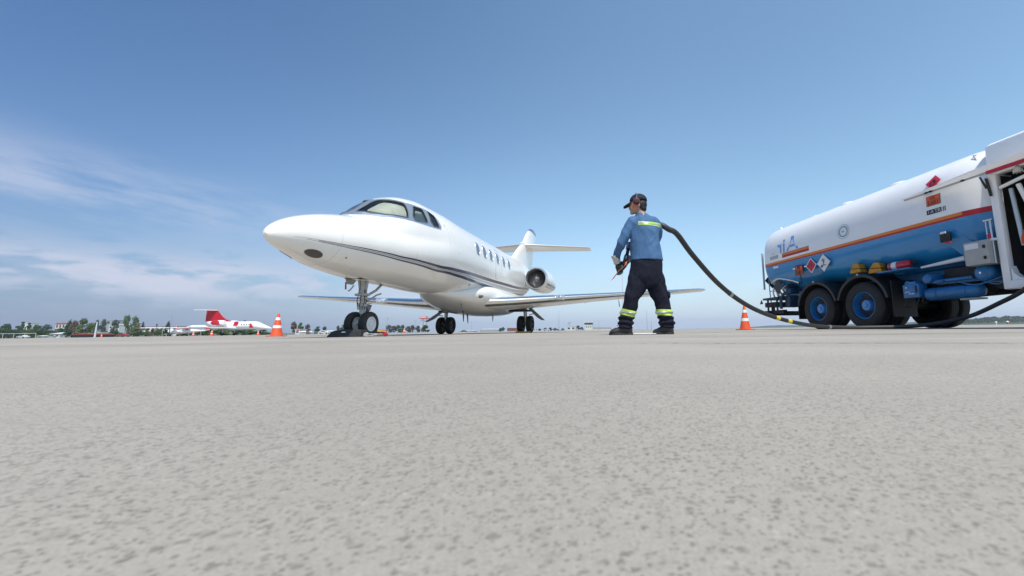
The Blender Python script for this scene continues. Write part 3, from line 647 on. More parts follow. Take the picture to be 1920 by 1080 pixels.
v_, f_ = disc(.33, 2.27, .105, .130); on_tank('round_emblem', v_, f_, mat('emblem_teal', (.12, .28, .36), .5))
lettering('-AIR', .33, 2.27, .05, ink, 'lettering')
# hazard signs on the tank side
on_tank('hazard_sign', rect(-1.92, -1.66, 2.245, 2.435), [(0, 1, 2, 3)], ink, .005); on_tank('hazard_sign', rect(-1.913, -1.667, 2.252, 2.337), [(0, 1, 2, 3)], placard, .008); on_tank('hazard_sign', rect(-1.913, -1.667, 2.343, 2.428), [(0, 1, 2, 3)], placard, .008)
lettering('30', -1.79, 2.385, .095, ink, 'lettering', .010, 1.1, 0); lettering('1863', -1.79, 2.293, .095, ink, 'lettering', .010, 1.1, 0)
on_tank('fuel_grade_sign', rect(-1.92, -1.65, 2.09, 2.175), [(0, 1, 2, 3)], mat('sign_navy', (.02, .03, .06), .5), .005); lettering('JET A-1', -1.785, 2.132, .076, pwhite, 'lettering', .008, 1.0, .0)
for a in (-1.955, -1.985): on_tank('fuel_grade_sign', rect(a-.006, a+.008, 2.09, 2.175), [(0, 1, 2, 3)], MATS['sign_navy'], .005)
def diamond(s0, z0, h): return [(s0-h, z0), (s0, z0-h), (s0+h, z0), (s0, z0+h)]
on_tank('flammable_sign', diamond(-1.79, 2.69, .145), [(0, 1, 2, 3)], pred, .03)
fl = [(-.045, -.05), (.045, -.05), (.055, -.01), (.035, .03), (.03, .0), (.0, .07), (-.025, .03), (-.035, .045), (-.055, .0)]
on_tank('flame_symbol', [(-1.79+a, 2.69+b) for a, b in fl], [tuple(range(9))], ink, .034); on_tank('flame_symbol', [(-1.79+a*.5, 2.665+b*.5) for a, b in fl], [tuple(range(9))], pred, .037)
# hanging placards on a rail below the stripe
def plate(name, poly, x, m, rim=None):
    o = MB().prism([(x, a, b) for a, b in poly], (.006, 0, 0)).build(name, rim or m, trk, smooth=False)
    if rim:
        c = (sum(p[0] for p in poly)/4, sum(p[1] for p in poly)/4)
        MB().add([(x-.003, c[0]+(a-c[0])*.86, c[1]+(b-c[1])*.86) for a, b in poly], [(0, 1, 2, 3)]).build('face', m, o, smooth=False)
    return o
plate('hazard_placard', rect(1.77, 2.09, 1.46, 1.72), .02, placard, ink); MB().add([(.012, 1.79, 1.587), (.012, 2.07, 1.587), (.012, 2.07, 1.597), (.012, 1.79, 1.597)], [(0, 1, 2, 3)]).build('divider', ink, trk, smooth=False)
lettering('30', 1.93, 1.655, .12, ink, 'lettering', flat=.012, bold=.003); lettering('1863', 1.93, 1.525, .12, ink, 'lettering', flat=.012, bold=.003)
plate('hazard_placard', diamond(1.46, 1.645, .20), .02, pred, pwhite); plate('hazard_placard', diamond(1.02, 1.645, .22), .02, pwhite)
MB().add([(.014, 1.46+a*.9, 1.66+b*.9) for a, b in fl], [tuple(range(9))]).build('flame_symbol', mat('faded_red', (.30, .03, .05), .6), trk, smooth=False)
sy = MB(); X = .015
def stroke(a, b, wd=.008):
    a, b = Vector(a), Vector(b); d = (b-a).normalized(); p = Vector((-d.y, d.x))*wd; sy.add([(X, q.x, q.y) for q in (a-p, b-p, b+p, a+p)], [(0, 1, 2, 3)])
c0 = (1.02, 1.645)
for a, b in (((.0, -.05), (.0, .10)), ((.0, .03), (.05, .07)), ((.0, .05), (-.05, .08)), ((.0, .0), (-.04, .03)), ((.0, .06), (.03, .11)), ((-.08, -.06), (.09, -.06)), ((.02, -.09), (.08, -.075)), ((.08, -.075), (.10, -.10)), ((.02, -.09), (.09, -.105))): stroke((c0[0]+a[0], c0[1]+a[1]), (c0[0]+b[0], c0[1]+b[1]))
sy.build('tree_symbol', ink, trk, smooth=False)
MB().box((.05, 1.5, 1.66), (.02, 1.4, .03)).build('placard_rail', chrome, trk)
MB().cyl((.06, 1.93, 1.46), (.08, 1.95, 1.2), .012, 8).build('placard_post', dark, trk)
# wheels: dual tyres
def twheel(x0, y0, dirn, dual=True):
    w_ = empty('wheel'); w_.parent = trk; r = .52
    for k in ((0, 1) if dual else (0,)):
        xc = x0+dirn*(.15+k*.33); h = .145; rr = .295
        MB().lathe([(rr, -h*.75), (rr*1.1, -h*.96), (r*.80, -h*1.04), (r*.90, -h*.95), (r*.965, -h*.78), (r*.985, -h*.7), (r, -h*.62), (r, -h*.42), (r*.978, -h*.40), (r*.978, -h*.36), (r, -h*.34), (r, -h*.04), (r*.978, -h*.02), (r*.978, h*.02), (r, h*.04), (r, h*.34), (r*.978, h*.36), (r*.978, h*.40), (r, h*.42), (r, h*.62), (r*.985, h*.7), (r*.965, h*.78), (r*.90, h*.95), (r*.80, h*1.04), (rr*1.1, h*.96), (rr, h*.75)], (xc, y0, r), (1, 0, 0), 56, close=True).build('tyre', rubber, w_, angle=25)
    xc = x0+dirn*.15; d = -dirn
    mb = MB(); mb.lathe([(.30, d*.115), (.285, d*.12), (.275, d*.09), (.268, d*.0), (.262, -d*.05)], (xc, y0, .52), (1, 0, 0), 48); mb.build('rim', pblue, w_, angle=30)
    mb = MB(); mb.lathe([(.262, -d*.05), (.20, -d*.075), (.11, -d*.09)], (xc, y0, .52), (1, 0, 0), 40); mb.build('rim_dish', black, w_)
    mb = MB(); mb.lathe([(.125, -d*.12), (.125, d*.02), (.105, d*.055), (.06, d*.06), (.055, d*.085), (.001, d*.088)], (xc, y0, .52), (1, 0, 0), 36)
    for k in range(10):
        t = 2*math.pi*k/10; mb.cyl((xc+d*.015, y0+math.cos(t)*.108, .52+math.sin(t)*.108), (xc+d*.045, y0+math.cos(t)*.108, .52+math.sin(t)*.108), .012, 6)
    mb.build('hub', mat('hub_light_blue', (.08, .28, .60), .4, coat=.2), w_, angle=30); return w_
for y0 in (0, 1.385, -5.75):
    twheel(.03, y0, 1, y0 > -1); twheel(2.47, y0, -1, y0 > -1)
for y0 in (0, 1.385, -5.75): MB().cyl((.3, y0, .52), (2.2, y0, .52), .09, 14).lathe([(.05, -.22), (.2, -.1), (.24, 0), (.2, .1), (.05, .22)], (1.25, y0, .52), (1, 0, 0), 20).build('axle', dark, trk)
# fenders
def fender(x0, x1, y0, a0, a1):
    mb = MB(); rs = []
    for i in range(19):
        t = R(a0+(a1-a0)*i/18); c, sn = math.cos(t), math.sin(t)
        rs.append([(x0, y0+c*.70, .50+sn*.70), (x1, y0+c*.70, .50+sn*.70), (x1, y0+c*.685, .50+sn*.685), (x0+.012, y0+c*.685, .50+sn*.685), (x0+.012, y0+c*.64, .50+sn*.64), (x0, y0+c*.64, .50+sn*.64)])
    mb.loft(rs); return mb.build('fender', mat('fender_black', (.022, .023, .025), .5), trk, angle=30)
for x0, x1 in ((.0, .68), (1.82, 2.5)):
    fender(x0, x1, 0, 168, 15); fender(x0, x1, 1.385, 165, 12)
for y0 in (.0, 1.385): MB().box((-.008, y0+.02, 1.205), (.012, .05, .025)).build('marker_lamp', mat('marker_lens', (.6, .6, .58), .3), trk)
# chassis
for x in (.78, 1.65): MB().box((x, -.6, 1.02), (.09, 8.3, .24), bev=.01).build('chassis_rail', pblue, trk)
for y in (3.3, 2.3, .7, -.9, -2.0): MB().box((1.215, y, 1.02), (.76, .1, .18)).build('cross_member', dark, trk)
for y in (2.9, 1.9, .7, -.55): MB().prism([(.5, y-.1, 1.14), (2.0, y-.1, 1.14), (2.1, y-.1, 1.32), (.4, y-.1, 1.32)], (0, .2, 0)).build('tank_saddle', tblue, trk)
mb = MB(); mb.box((1.25, -1.4, .80), (.8, 1.0, .34), bev=.05); mb.build('fuel_reservoir', dark, trk); MB().box((1.2, .7, .72), (1.0, 3.4, .16)).build('suspension_beam', dark, trk)
MB().cyl((1.2, -5, .72), (1.2, .0, .6), .055, 12).build('drive_shaft', dark, trk)
for x in (.36,): MB().box((x, -.72, .62), (.6, .015, .75)).build('sky_block_flap', black, trk); MB().box((x, 2.12, .55), (.6, .015, .55)).build('sky_block_flap', black, trk)  # black sheets added to close off the sky between the wheels
# equipment between the axles on the near side
mb = MB(); mb.lathe([(.001, -.50), (.06, -.49), (.10, -.46), (.115, -.41), (.115, .41), (.10, .46), (.06, .49), (.001, .50)], (.16, -1.84, .635), (0, 1, 0), 28); o = mb.build('air_tank', pblue, trk)
for y in (-1.60, -2.1): MB().tube([(.16+.118*math.cos(t*math.pi/12), y, .635+.118*math.sin(t*math.pi/12)) for t in range(24)], .006, 6, closed=True).build('strap', pblue, o)
mb = MB(); mb.lathe([(.001, -.06), (.04, -.055), (.08, -.03), (.09, 0), (.09, .5), (.001, .5)], (.05, -1.50, .915), (1, 0, 0), 28); mb.build('air_tank', pblue, trk)
mb = MB(); mb.lathe([(.001, -.075), (.06, -.065), (.115, -.04), (.14, 0), (.145, .05), (.145, .6), (.001, .6)], (.06, -2.42, .90), (1, 0, 0), 32); o = mb.build('air_tank', pblue, trk); MB().cyl((-.025, -2.42, .90), (-.005, -2.42, .90), .018, 12).build('drain_valve', chrome, o)
MB().box((.18, -1.93, .815), (.12, .66, .03), bev=.006).build('step_plate', pblue, trk); mb = MB(); mb.cyl((.08, -1.62, .855), (.08, -2.24, .855), .028, 14); mb.cyl((.05, -1.60, .84), (.05, -1.78, .84), .022, 10); mb.build('pipe', pblue, trk)
MB().box((.33, -1.95, .98), (.14, .62, .20), bev=.015).build('battery_box', dark, trk)
mb = MB(); mb.box((.10, -1.19, .72), (.22, .32, .26), bev=.012); o = mb.build('valve_box', pblue, trk); MB().box((-.015, -1.30, .75), (.015, .035, .14), bev=.004).build('handle', black, o)
mb = MB(); mb.box((.08, -1.18, .875), (.16, .22, .05), bev=.01); mb.box((.02, -1.12, .86), (.04, .05, .12), bev=.01); mb.build('valve', pblue, trk)
MB().add([(-.013, -1.08, .80), (-.013, -1.12, .80), (-.013, -1.10, .765)], [(0, 1, 2)]).build('mark', pwhite, o, smooth=False)
for a, z0, ww in ((-1.12, .70, .07), (-1.20, .665, .12)):
    lettering('MICRO' if ww > .1 else 'HORN', a, z0, .035, pwhite, 'lettering', flat=-.013, par=trk, bold=.001)
mb = MB()
for y, z1 in ((-1.02, .44), (-1.27, .46), (-1.36, .5)): mb.tube(crv([(.05, y, .62), (.04, y-.02, .55), (.05, y+.02, z1), (.2, y+.04, z1-.02)], 4), .013, 8)
mb.build('air_hose', dark, trk)
mb = MB(); mb.tube(crv([(.1, -2.0, .80), (.05, -2.3, .72), (.1, -2.6, .80), (.3, -2.75, .9)], 5), .012, 8); mb.tube(crv([(.05, -2.42, .76), (.06, -2.6, .70), (.1, -2.72, .78)], 5), .010, 8); mb.build('air_pipe', pblue, trk)
MB().box((.2, -2.12, .50), (.2, .3, .03), bev=.005).build('bracket', boxg, trk)
MB().tube([(.18, -1.30, 1.165), (.18, -1.9, 1.20), (.18, -2.1, 1.21)], [.02, .04, .045], 12).build('bright_slit_tube', pwhite, trk)  # white tube added for the bright slit under the tank
mb = MB(); mb.box((.12, -.88, 1.165), (.34, .72, .03), bev=.006); mb.build('equipment_shelf', pblue, trk)
# support bracket with inspection window
mb = MB(); mb.prism([(.04, -1.72, 1.72), (.04, -2.05, 1.72), (.30, -2.55, 1.13), (.30, -2.10, 1.13)], (.35, 0, 0)); br = mb.build('tank_bracket', tblue, trk, bevel=.01)
o = MB().box((.018, -1.93, 1.60), (.05, .17, .15), bev=.01).build('inspection_window', dark, br); MB().box((-.012, -1.92, 1.692), (.02, .09, .035)).build('window_label', pwhite, br); MB().box((-.012, -1.98, 1.505), (.02, .09, .028)).build('window_label', pred, br)
# grey cabinet and sight glass before the pump bay
mb = MB(); mb.box((.02, -2.47, 1.215), (.30, .36, .39), bev=.018); o = mb.build('control_box', boxg, trk); MB().box((-.134, -2.42, 1.33), (.006, .20, .09)).build('label_plate', pwhite, o)
for z in (1.12, 1.30): MB().box((-.14, -2.60, z), (.03, .03, .05), bev=.005).build('latch', ink, o)
mb = MB(); mb.cyl((-.02, -2.66, 1.02), (-.02, -2.66, 1.72), .014, 10); mb.cyl((-.02, -2.60, 1.40), (-.02, -2.60, 1.72), .012, 10); mb.box((-.02, -2.63, 1.73), (.04, .12, .03), bev=.006); mb.build('sight_glass', chrome, trk); MB().box((-.02, -2.63, 1.46), (.05, .05, .08), bev=.008).build('valve_handle', pred, trk); MB().box((-.02, -2.67, 1.40), (.06, .10, .04), bev=.006).build('bracket', pwhite, trk)
# pump bay: white frame, dark interior full of pipes
fr = MB(); Y0, Y1 = -2.70, -4.75
fr.box((.06, Y0-.055, 1.53), (.12, .11, 1.86), bev=.015); fr.box((.06, Y1, 1.53), (.14, .13, 1.86), bev=.015); fr.box((.06, (Y0+Y1)/2-.03, .665), (.137, 1.93, .13), bev=.015); fr.box((.06, (Y0+Y1)/2-.03, 2.47), (.137, 1.93, .08), bev=.01)
fr.prism([(.0, -2.832, .73), (.0, -3.02, .73), (.0, -2.92, .77), (.0, -2.86, .84), (.0, -2.832, .95)], (.12, 0, 0)); fr.build('cabinet_frame', twhite, trk)
mb = MB(); mb.box((1.3, Y0-.02, 1.55), (2.3, .04, 1.8)); mb.box((1.3, Y1, 1.55), (2.3, .04, 1.8)); mb.box((1.5, (Y0+Y1)/2, .66), (2.0, 1.96, .06)); mb.box((1.3, (Y0+Y1)/2, 2.49), (2.3, 1.96, .03)); mb.box((1.6, (Y0+Y1)/2, 1.55), (.04, 1.94, 1.75)); mb.build('cabinet_wall', mat('cabinet_inside', (.025, .024, .024), .7), trk, smooth=False)
for pts, r_, m_ in (([(.02, -2.84, 2.20), (.02, -3.6, 2.33), (.02, -4.6, 2.33)], .028, twhite), ([(.10, -2.93, 2.16), (.12, -2.97, 1.25)], .030, mat('clear_tube', (.52, .58, .62), .2, metal=.3)), ([(.05, -3.06, 2.18), (.05, -3.16, 1.75), (.06, -3.26, 1.1)], .033, twhite), ([(.5, -3.0, 2.45), (.45, -3.05, 2.1), (.5, -3.1, 1.8), (.52, -3.1, 1.2)], .05, boxg), ([(.7, -3.3, 2.45), (.6, -3.35, 2.2), (.65, -3.3, 1.5), (.5, -3.4, .9)], .06, boxg), ([(.35, -2.95, 1.2), (.38, -3.3, 1.25), (.35, -3.8, 1.22)], .045, chrome), ([(.3, -3.0, 1.9), (.3, -3.4, 2.05), (.3, -4.2, 2.05)], .03, boxg), ([(.12, -3.02, 1.22), (.1, -3.4, 1.26), (.1, -4.2, 1.26)], .018, chrome)):
    MB().tube(crv(pts, 6), r_, 14).build('pipe', m_, trk)
mb = MB(); mb.lathe([(.001, -.06), (.05, -.06), (.055, -.02), (.035, 0), (.035, .05), (.06, .06), (.06, .10), (.03, .11), (.03, .2), (.05, .21), (.05, .25), (.001, .25)], (.15, -3.1, 1.48), (0, .1, 1), 20); mb.build('valve', chrome, trk); MB().tube([(.1, -3.05, 1.52), (.02, -3.02, 1.36), (.05, -3.0, 1.26)], .014, 8).build('valve_handle', mat('handle_orange', (.6, .08, .02), .5), trk)
mb = MB(); mb.box((.05, -3.32, 2.05), (.05, .34, .50), bev=.01); gp = mb.build('gauge_panel', boxg, trk)
for y, z in ((-3.26, 2.13), (-3.26, 1.93)): o = MB().lathe([(.001, 0), (.055, 0), (.06, -.012), (.062, .01)], (.015, y, z), (1, 0, 0), 24).build('gauge', ink, gp); MB().lathe([(.001, 0), (.048, .0)], (.0, y, z), (1, 0, 0), 24).build('dial', pwhite, o)
lm = empty('cage_lamp'); lm.parent = trk; MB().lathe([(.001, .09), (.035, .075), (.045, .03), (.045, 0), (.001, 0)], (-.02, -3.12, 2.34), (0, 0, 1), 16).build('lamp_glass', mat('lamp_dome', (.55, .55, .52), .15, coat=1), lm)
mb = MB()
for k in range(4): mb.tube([(-.02+math.cos(k*math.pi/4)*.058*math.cos(t*math.pi/8), -3.12+math.sin(k*math.pi/4)*.058*math.cos(t*math.pi/8), 2.33+.12*math.sin(t*math.pi/8)) for t in range(9)], .004, 5)
mb.build('cage', chrome, lm)
# hose reel inside the bay
mb = MB(); mb.lathe([(.12, -.3), (.42, -.3), (.42, -.28), (.14, -.28), (.14, .28), (.42, .28), (.42, .3), (.12, .3)], (.75, -3.75, 1.1), (1, 0, 0), 32, close=True)
for k in range(8): mb.tube([(.55+.055*k, -3.75+.33*math.cos(t*math.pi/10), 1.1+.33*math.sin(t*math.pi/10)) for t in range(20)], .03, 8, closed=True)
mb.build('hose_reel', dark, trk)
mb = MB(); mb.prism([(-.03, -2.60, 2.46), (-.03, -2.62, 2.46), (-.03, -2.70, 2.24), (-.03, -2.67, 2.24)], (.02, 0, 0)); mb.tube([(-.03, -2.70, 2.40), (-.02, -2.73, 2.1)], .02, 10); mb.build('gas_strut', ink, trk)
def flap_sheet():
    m = mat('flap_sheet_white', (.86, .86, .86), .4); nt = m.node_tree; b_ = nt.nodes['Principled BSDF']; tl = nt.nodes.new('ShaderNodeBsdfTranslucent'); tl.inputs[0].default_value = (.85, .85, .85, 1)
    mx = nt.nodes.new('ShaderNodeMixShader'); mx.inputs[0].default_value = .45; nt.links.new(b_.outputs[0], mx.inputs[1]); nt.links.new(tl.outputs[0], mx.inputs[2]); nt.links.new(mx.outputs[0], nt.nodes['Material Output'].inputs[0]); return m
# raised bay flap: edge rail plus the sheet that stands out from it
mb = MB(); pts = [(.0, -1.22, 2.52), (.0, -4.9, 2.52), (-.95, -4.9, 2.34), (-.42, -2.72, 2.455)]; mb.prism(pts, (0, 0, .022)); flp = mb.build('bay_flap', flap_sheet(), trk, smooth=False, bevel=.004)
MB().box((.012, -3.06, 2.505), (.02, 3.6, .03)).build('flap_rail', boxg, flp); MB().box((-.035, -3.82, 2.487), (.04, 2.2, .055), bev=.008).build('red_edge', mat('flap_red', (.45, .01, .05), .4), flp)
for y in (-1.72, -1.80, -2.35): MB().box((-.02, y, 2.50), (.03, .05, .03), bev=.005).build('hinge', ink, flp)
# top fairing
mb = MB(); rs = []
for y in (-2.60, -2.62, -4.88, -4.9):
    k = .015 if y in (-2.60, -4.9) else 0; pr = [(.20+k, 2.58), (.17+k, 2.72), (.20+k, 3.0-k), (.32, 3.07-k), (2.2, 3.07-k), (2.33-k, 3.0-k), (2.33-k, 2.58)]; rs.append([(x, y, z) for x, z in pr])
mb.loft(rs); mb.build('top_fairing', twhite, trk, angle=20); mb = MB(); mb.box((.185, -3.6, 2.69), (.03, 1.9, .02), bev=.004); mb.box((.165, -3.75, 2.86), (.012, .9, .16), bev=.004); mb.build('fairing_trim', mat('trim_grey', (.62, .64, .66), .4), trk)
MB().tube([(.24, -2.52, 2.60), (.30, -2.36, 2.98), (.6, -2.30, 3.05)], .012, 8).build('stay', boxg, trk)
# tank top fittings
for s_, x_, dx in ((1.95, .82, .20), (.80, .82, .26), (-.60, .82, .26)):
    z_ = 3.05; MB().lathe([(dx, 0), (dx, .07), (dx*.9, .10), (dx*.5, .115), (.001, .12)], (x_, s_, z_), (0, 0, 1), 28).build('manhole_cover', twhite, tank)
    mb = MB(); mb.lathe([(.05, 0), (.055, .06), (.035, .1), (.001, .11)], (x_, s_-.40, z_+.04), (0, 0, 1), 14); mb.build('vent_cap', ink, tank); MB().tube([(x_-.02, s_-.52, z_+.03), (x_, s_-.55, z_+.10), (x_+.02, s_-.66, z_+.03)], .014, 8).build('grab_handle', chrome, tank)
MB().cyl((.55, 3.25, 2.95), (.55, 3.25, 3.09), .035, 12).lathe([(.001, .06), (.03, .05), (.04, 0), (.001, 0)], (.55, 3.25, 3.09), (0, 0, 1), 12).build('beacon_mount', twhite, tank)
# rear: ladder, pipes, bumper
mb = MB()
for x in (.28, .62): mb.tube([(x, 3.62, .75), (x, 3.66, 1.2), (x, 3.66, 2.25), (x, 3.55, 2.4)], .018, 10)
for k in range(6): mb.cyl((.28, 3.65, .95+k*.24), (.62, 3.65, .95+k*.24), .012, 8)
mb.build('ladder', chrome, trk); MB().box((.06, 3.60, 1.80), (.05, .05, 1.15), bev=.01).build('rear_post', mat('post_grey', (.45, .46, .47), .4, metal=.4), trk)
mb = MB()
for k, (y, z0, z1) in enumerate(((3.35, .9, 1.45), (3.2, .9, 1.5), (3.05, .95, 1.42), (2.9, 1.0, 1.35))): mb.tube(crv([(.25+.05*k, y, z0), (.2, y+.02, (z0+z1)/2), (.35, y-.1, z1)], 4), .026, 10)
mb.tube(crv([(.2, 3.4, 1.42), (.15, 3.0, 1.5), (.2, 2.6, 1.42), (.3, 2.3, 1.3)], 5), .04, 12); mb.build('rear_pipework', chrome, trk)
mb = MB(); mb.box((.55, 3.35, .93), (1.0, .75, .06), bev=.01); mb.box((.30, 2.68, .80), (.30, .22, .34), bev=.02); mb.box((.3, 2.62, 1.08), (.3, .22, .14), bev=.02); mb.cyl((.10, 2.62, 1.24), (.5, 2.62, 1.24), .06, 16); mb.tube(crv([(.1, 2.9, .6), (.08, 2.86, .85), (.1, 2.74, 1.02), (.2, 2.6, 1.05)], 5), .045, 10); mb.tube([(.15, 3.6, .93), (.15, 3.6, .55)], .03, 8); mb.tube([(.15, 3.15, .93), (.15, 3.15, .55)], .03, 8); mb.build('rear_platform', mat('rear_blue', (.012, .06, .13), .5, nscale=9, c2=(.02, .03, .04)), trk)
mb = MB(); mb.box((1.25, 3.68, .50), (2.4, .12, .14), bev=.015); mb.box((.3, 3.35, .53), (.12, .7, .1)); mb.box((.45, 3.42, .75), (.7, .55, .14), bev=.01); mb.box((.32, 3.60, .62), (.06, .1, .3)); mb.build('rear_bumper', dark, trk)
MB().prism([(.14, 3.05, 1.02), (.14, 3.27, 1.26), (.14, 3.05, 1.52), (.14, 2.84, 1.26)], (.008, 0, 0)).build('side_placard', mat('placard_back', (.05, .06, .065), .6), trk, smooth=False)
MB().prism([(.42, 3.70, 1.28), (.66, 3.70, 1.52), (.42, 3.70, 1.80), (.16, 3.70, 1.52)], (0, .008, 0)).build('rear_placard', mat('placard_back', (.10, .12, .13), .6), trk, smooth=False)
MB().prism([(.0, 3.80, .78), (.12, 3.80, .80), (.06, 3.80, .93)], (0, .01, 0)).build('rear_reflector', pred, trk, smooth=False)
# driver's cab, just outside the photograph
cabn = MB(); pr = [(-4.95, .75), (-4.95, 2.75), (-5.3, 2.9), (-6.4, 2.85), (-6.75, 1.75), (-6.85, 1.4), (-6.85, .6), (-6.4, .6), (-6.3, 1.0), (-5.95, 1.2), (-5.55, 1.2), (-5.2, 1.0), (-5.1, .75)]
cabn.prism([(.02, y, z) for y, z in pr], (2.46, 0, 0)); cb = cabn.build('cab', twhite, trk, smooth=False, bevel=.04); MB().prism([(.012, -5.45, 1.65), (.012, -5.45, 2.5), (.012, -6.35, 2.5), (.012, -6.6, 1.65)], (.006, 0, 0)).build('side_window', wglass, cb, smooth=False)
# things carried on the tanker
def chock(loc, rz, label):
    o = empty('wheel_chock', loc, .24+rz, label, 'chock', 'yellow wheel chocks carried on the tanker')
    MB().prism([(-.10, -.15, 0), (-.10, .15, 0), (-.10, .12, .10), (-.10, .02, .22), (-.10, -.10, .20)], (.20, 0, 0)).build('block', yel, o, smooth=False, bevel=.014)
    MB().tube([(-.106, -.16, .08), (-.106, .13, .10), (.106, .13, .10), (.106, -.16, .08)], .008, 6, closed=True).build('strap', ink, o)
def tp(l, s_, z): # point in tanker frame to world
    q = Matrix.Rotation(.24, 4, 'Z') @ V(l, s_, z); return (q.x+5.389, q.y+8.813, q.z)
chock(tp(.12, .10, 1.255), 0, 'yellow wheel chock strapped above the middle fender, nearer the tanker rear'); chock(tp(.12, -.40, 1.19), .15, 'yellow wheel chock strapped beside the red fire extinguisher')
ex = empty('fire_extinguisher', tp(.14, -.90, 1.18), .24, 'red fire extinguisher lying on the shelf under the tanker body', 'extinguisher')
MB().lathe([(.001, -.25), (.05, -.24), (.085, -.20), (.09, -.16), (.09, .18), (.08, .22), (.04, .25), (.001, .25)], (0, 0, .09), (0, 1, 0), 24).build('cylinder', mat('extinguisher_red', (.5, .012, .03), .3, coat=.6), ex)
MB().lathe([(.0915, .02), (.0915, .13)], (0, 0, .09), (0, 1, 0), 24).build('label_band', pwhite, ex); mb = MB(); mb.cyl((0, -.25, .09), (0, -.32, .09), .02, 10); mb.box((0, -.31, .13), (.02, .10, .02)); mb.build('valve', ink, ex)
# ---------------- fuel hose ----------------
hp = [(.17, 4.83, 1.07), (.22, 4.90, 1.15), (.34, 4.90, 1.24), (.46, 4.84, 1.305), (.545, 4.72, 1.315), (.64, 4.72, 1.262), (.758, 4.8, 1.213), (.994, 5.05, .988), (1.435, 5.5, .653), (1.951, 6.0, .403), (2.534, 6.5, .235), (3.185, 7.0, .125), (3.755, 7.35, .066), (4.35, 7.52, .042), (4.75, 7.52, .04), (5.318, 7.36, .048), (5.673, 7.08, .10), (5.904, 6.7, .208), (5.988, 6.25, .392), (6.03, 5.92, .545), (6.12, 5.60, .80), (6.45, 5.35, 1.05)]
hm = mat('hose_rubber', (.028, .028, .030), .55, nscale=30, namt=.3, bscale=90, bump=.25)
hp2 = crv(hp, 14)
hose = MB().tube(hp2, .034, 16).build('fuel_hose', hm); tag(hose, 'thick black fuel hose curving from the worker down to the ground, then to the tanker', 'hose')
def near(px_): return min(range(len(hp2)), key=lambda i: abs(hp2[i][0]-px_))
for a in (2.62, 2.90): i = near(a); MB().tube([hp2[i-1], hp2[i], hp2[i+1]], .035, 16).build('yellow_band', mat('band_yellow', (.62, .5, .03), .5), hose)
for a in (1.60, 3.9): i = near(a); MB().tube([hp2[i], hp2[i+1]], .0385, 16).build('clamp', steel, hose)
# ---------------- ramp worker ----------------
from mathutils.bvhtree import BVHTree
KP = .00627; PXO, PYO, PYW = 1205, 630, 4.60
def q3(x, y, d=0): return V((x-PXO)*KP, d, (PYO-y)*KP)
def blob(mb, c, r, n=20, M=None):
    vs = []; fs = []; m = n//2
    for i in range(m+1):
        a = -math.pi/2+math.pi*i/m
        for j in range(n):
            b = 2*math.pi*j/n; p = V(math.cos(a)*math.cos(b)*r[0], math.cos(a)*math.sin(b)*r[1], math.sin(a)*r[2])
            if M: p = M @ p
            vs.append(Vector(c)+p)
    for i in range(m):
        for j in range(n): fs.append((i*n+j, i*n+(j+1) % n, (i+1)*n+(j+1) % n, (i+1)*n+j))
    return mb.add(vs, fs)
def remesh(mb, name, m, par, vox=.009, sm=6, wr=None):
    t = mb.build('tmp', m, smooth=False)
    r = t.modifiers.new('r', 'REMESH'); r.mode = 'VOXEL'; r.voxel_size = vox; s_ = t.modifiers.new('s', 'SMOOTH'); s_.iterations = sm; s_.factor = .5
    C.view_layer.update(); me = bpy.data.meshes.new_from_object(t.evaluated_get(C.evaluated_depsgraph_get()))
    bpy.data.objects.remove(t); me.name = name
    if wr:
        me.update(); nr = [v.normal.copy() for v in me.vertices]
        for v, n_ in zip(me.vertices, nr): v.co += n_*wr(v.co)
    me.polygons.foreach_set('use_smooth', [True]*len(me.polygons)); me.materials.clear(); me.materials.append(m)
    o = bpy.data.objects.new(name, me); col.objects.link(o)
    if par: o.parent = par
    return o
def limb(mb, P, n=18, sub=5):
    """P: (x px, y px, depth m, radius across, radius deep)"""
    C_ = crv([(p[0], p[1], p[2], p[3], p[4] if len(p) > 4 else p[3]) for p in P], sub)
    return mb.tube([q3(c[0], c[1], c[2]) for c in C_], [(c[3], c[4]) for c in C_], n)
def stack(mb, P, n=28, sub=4, rot=0):
    C_ = crv(P, sub); rs = []
    for x, y, d, rx, ry in C_:
        c = q3(x, y, d); rs.append([c+V(math.cos(t)*rx, math.sin(t)*ry, 0) for t in [2*math.pi*j/n for j in range(n)]])
    return mb.loft(rs)
skinm = mat('skin', (.42, .23, .15), .5, nscale=20, namt=.12)
shirtm = mat('shirt_blue_cotton', (.052, .130, .26), .85, nscale=7, c2=(.045, .112, .23), bscale=9, bump=.5, bdist=.02, stretch=(1.6, 1.6, .8), detail=3)
trm = mat('trousers_navy_twill', (.008, .009, .020), .9, spec=.25, nscale=7, c2=(.006, .007, .015), bscale=8, bump=1.0, bdist=.03, stretch=(1.4, 1.4, .8), detail=3)
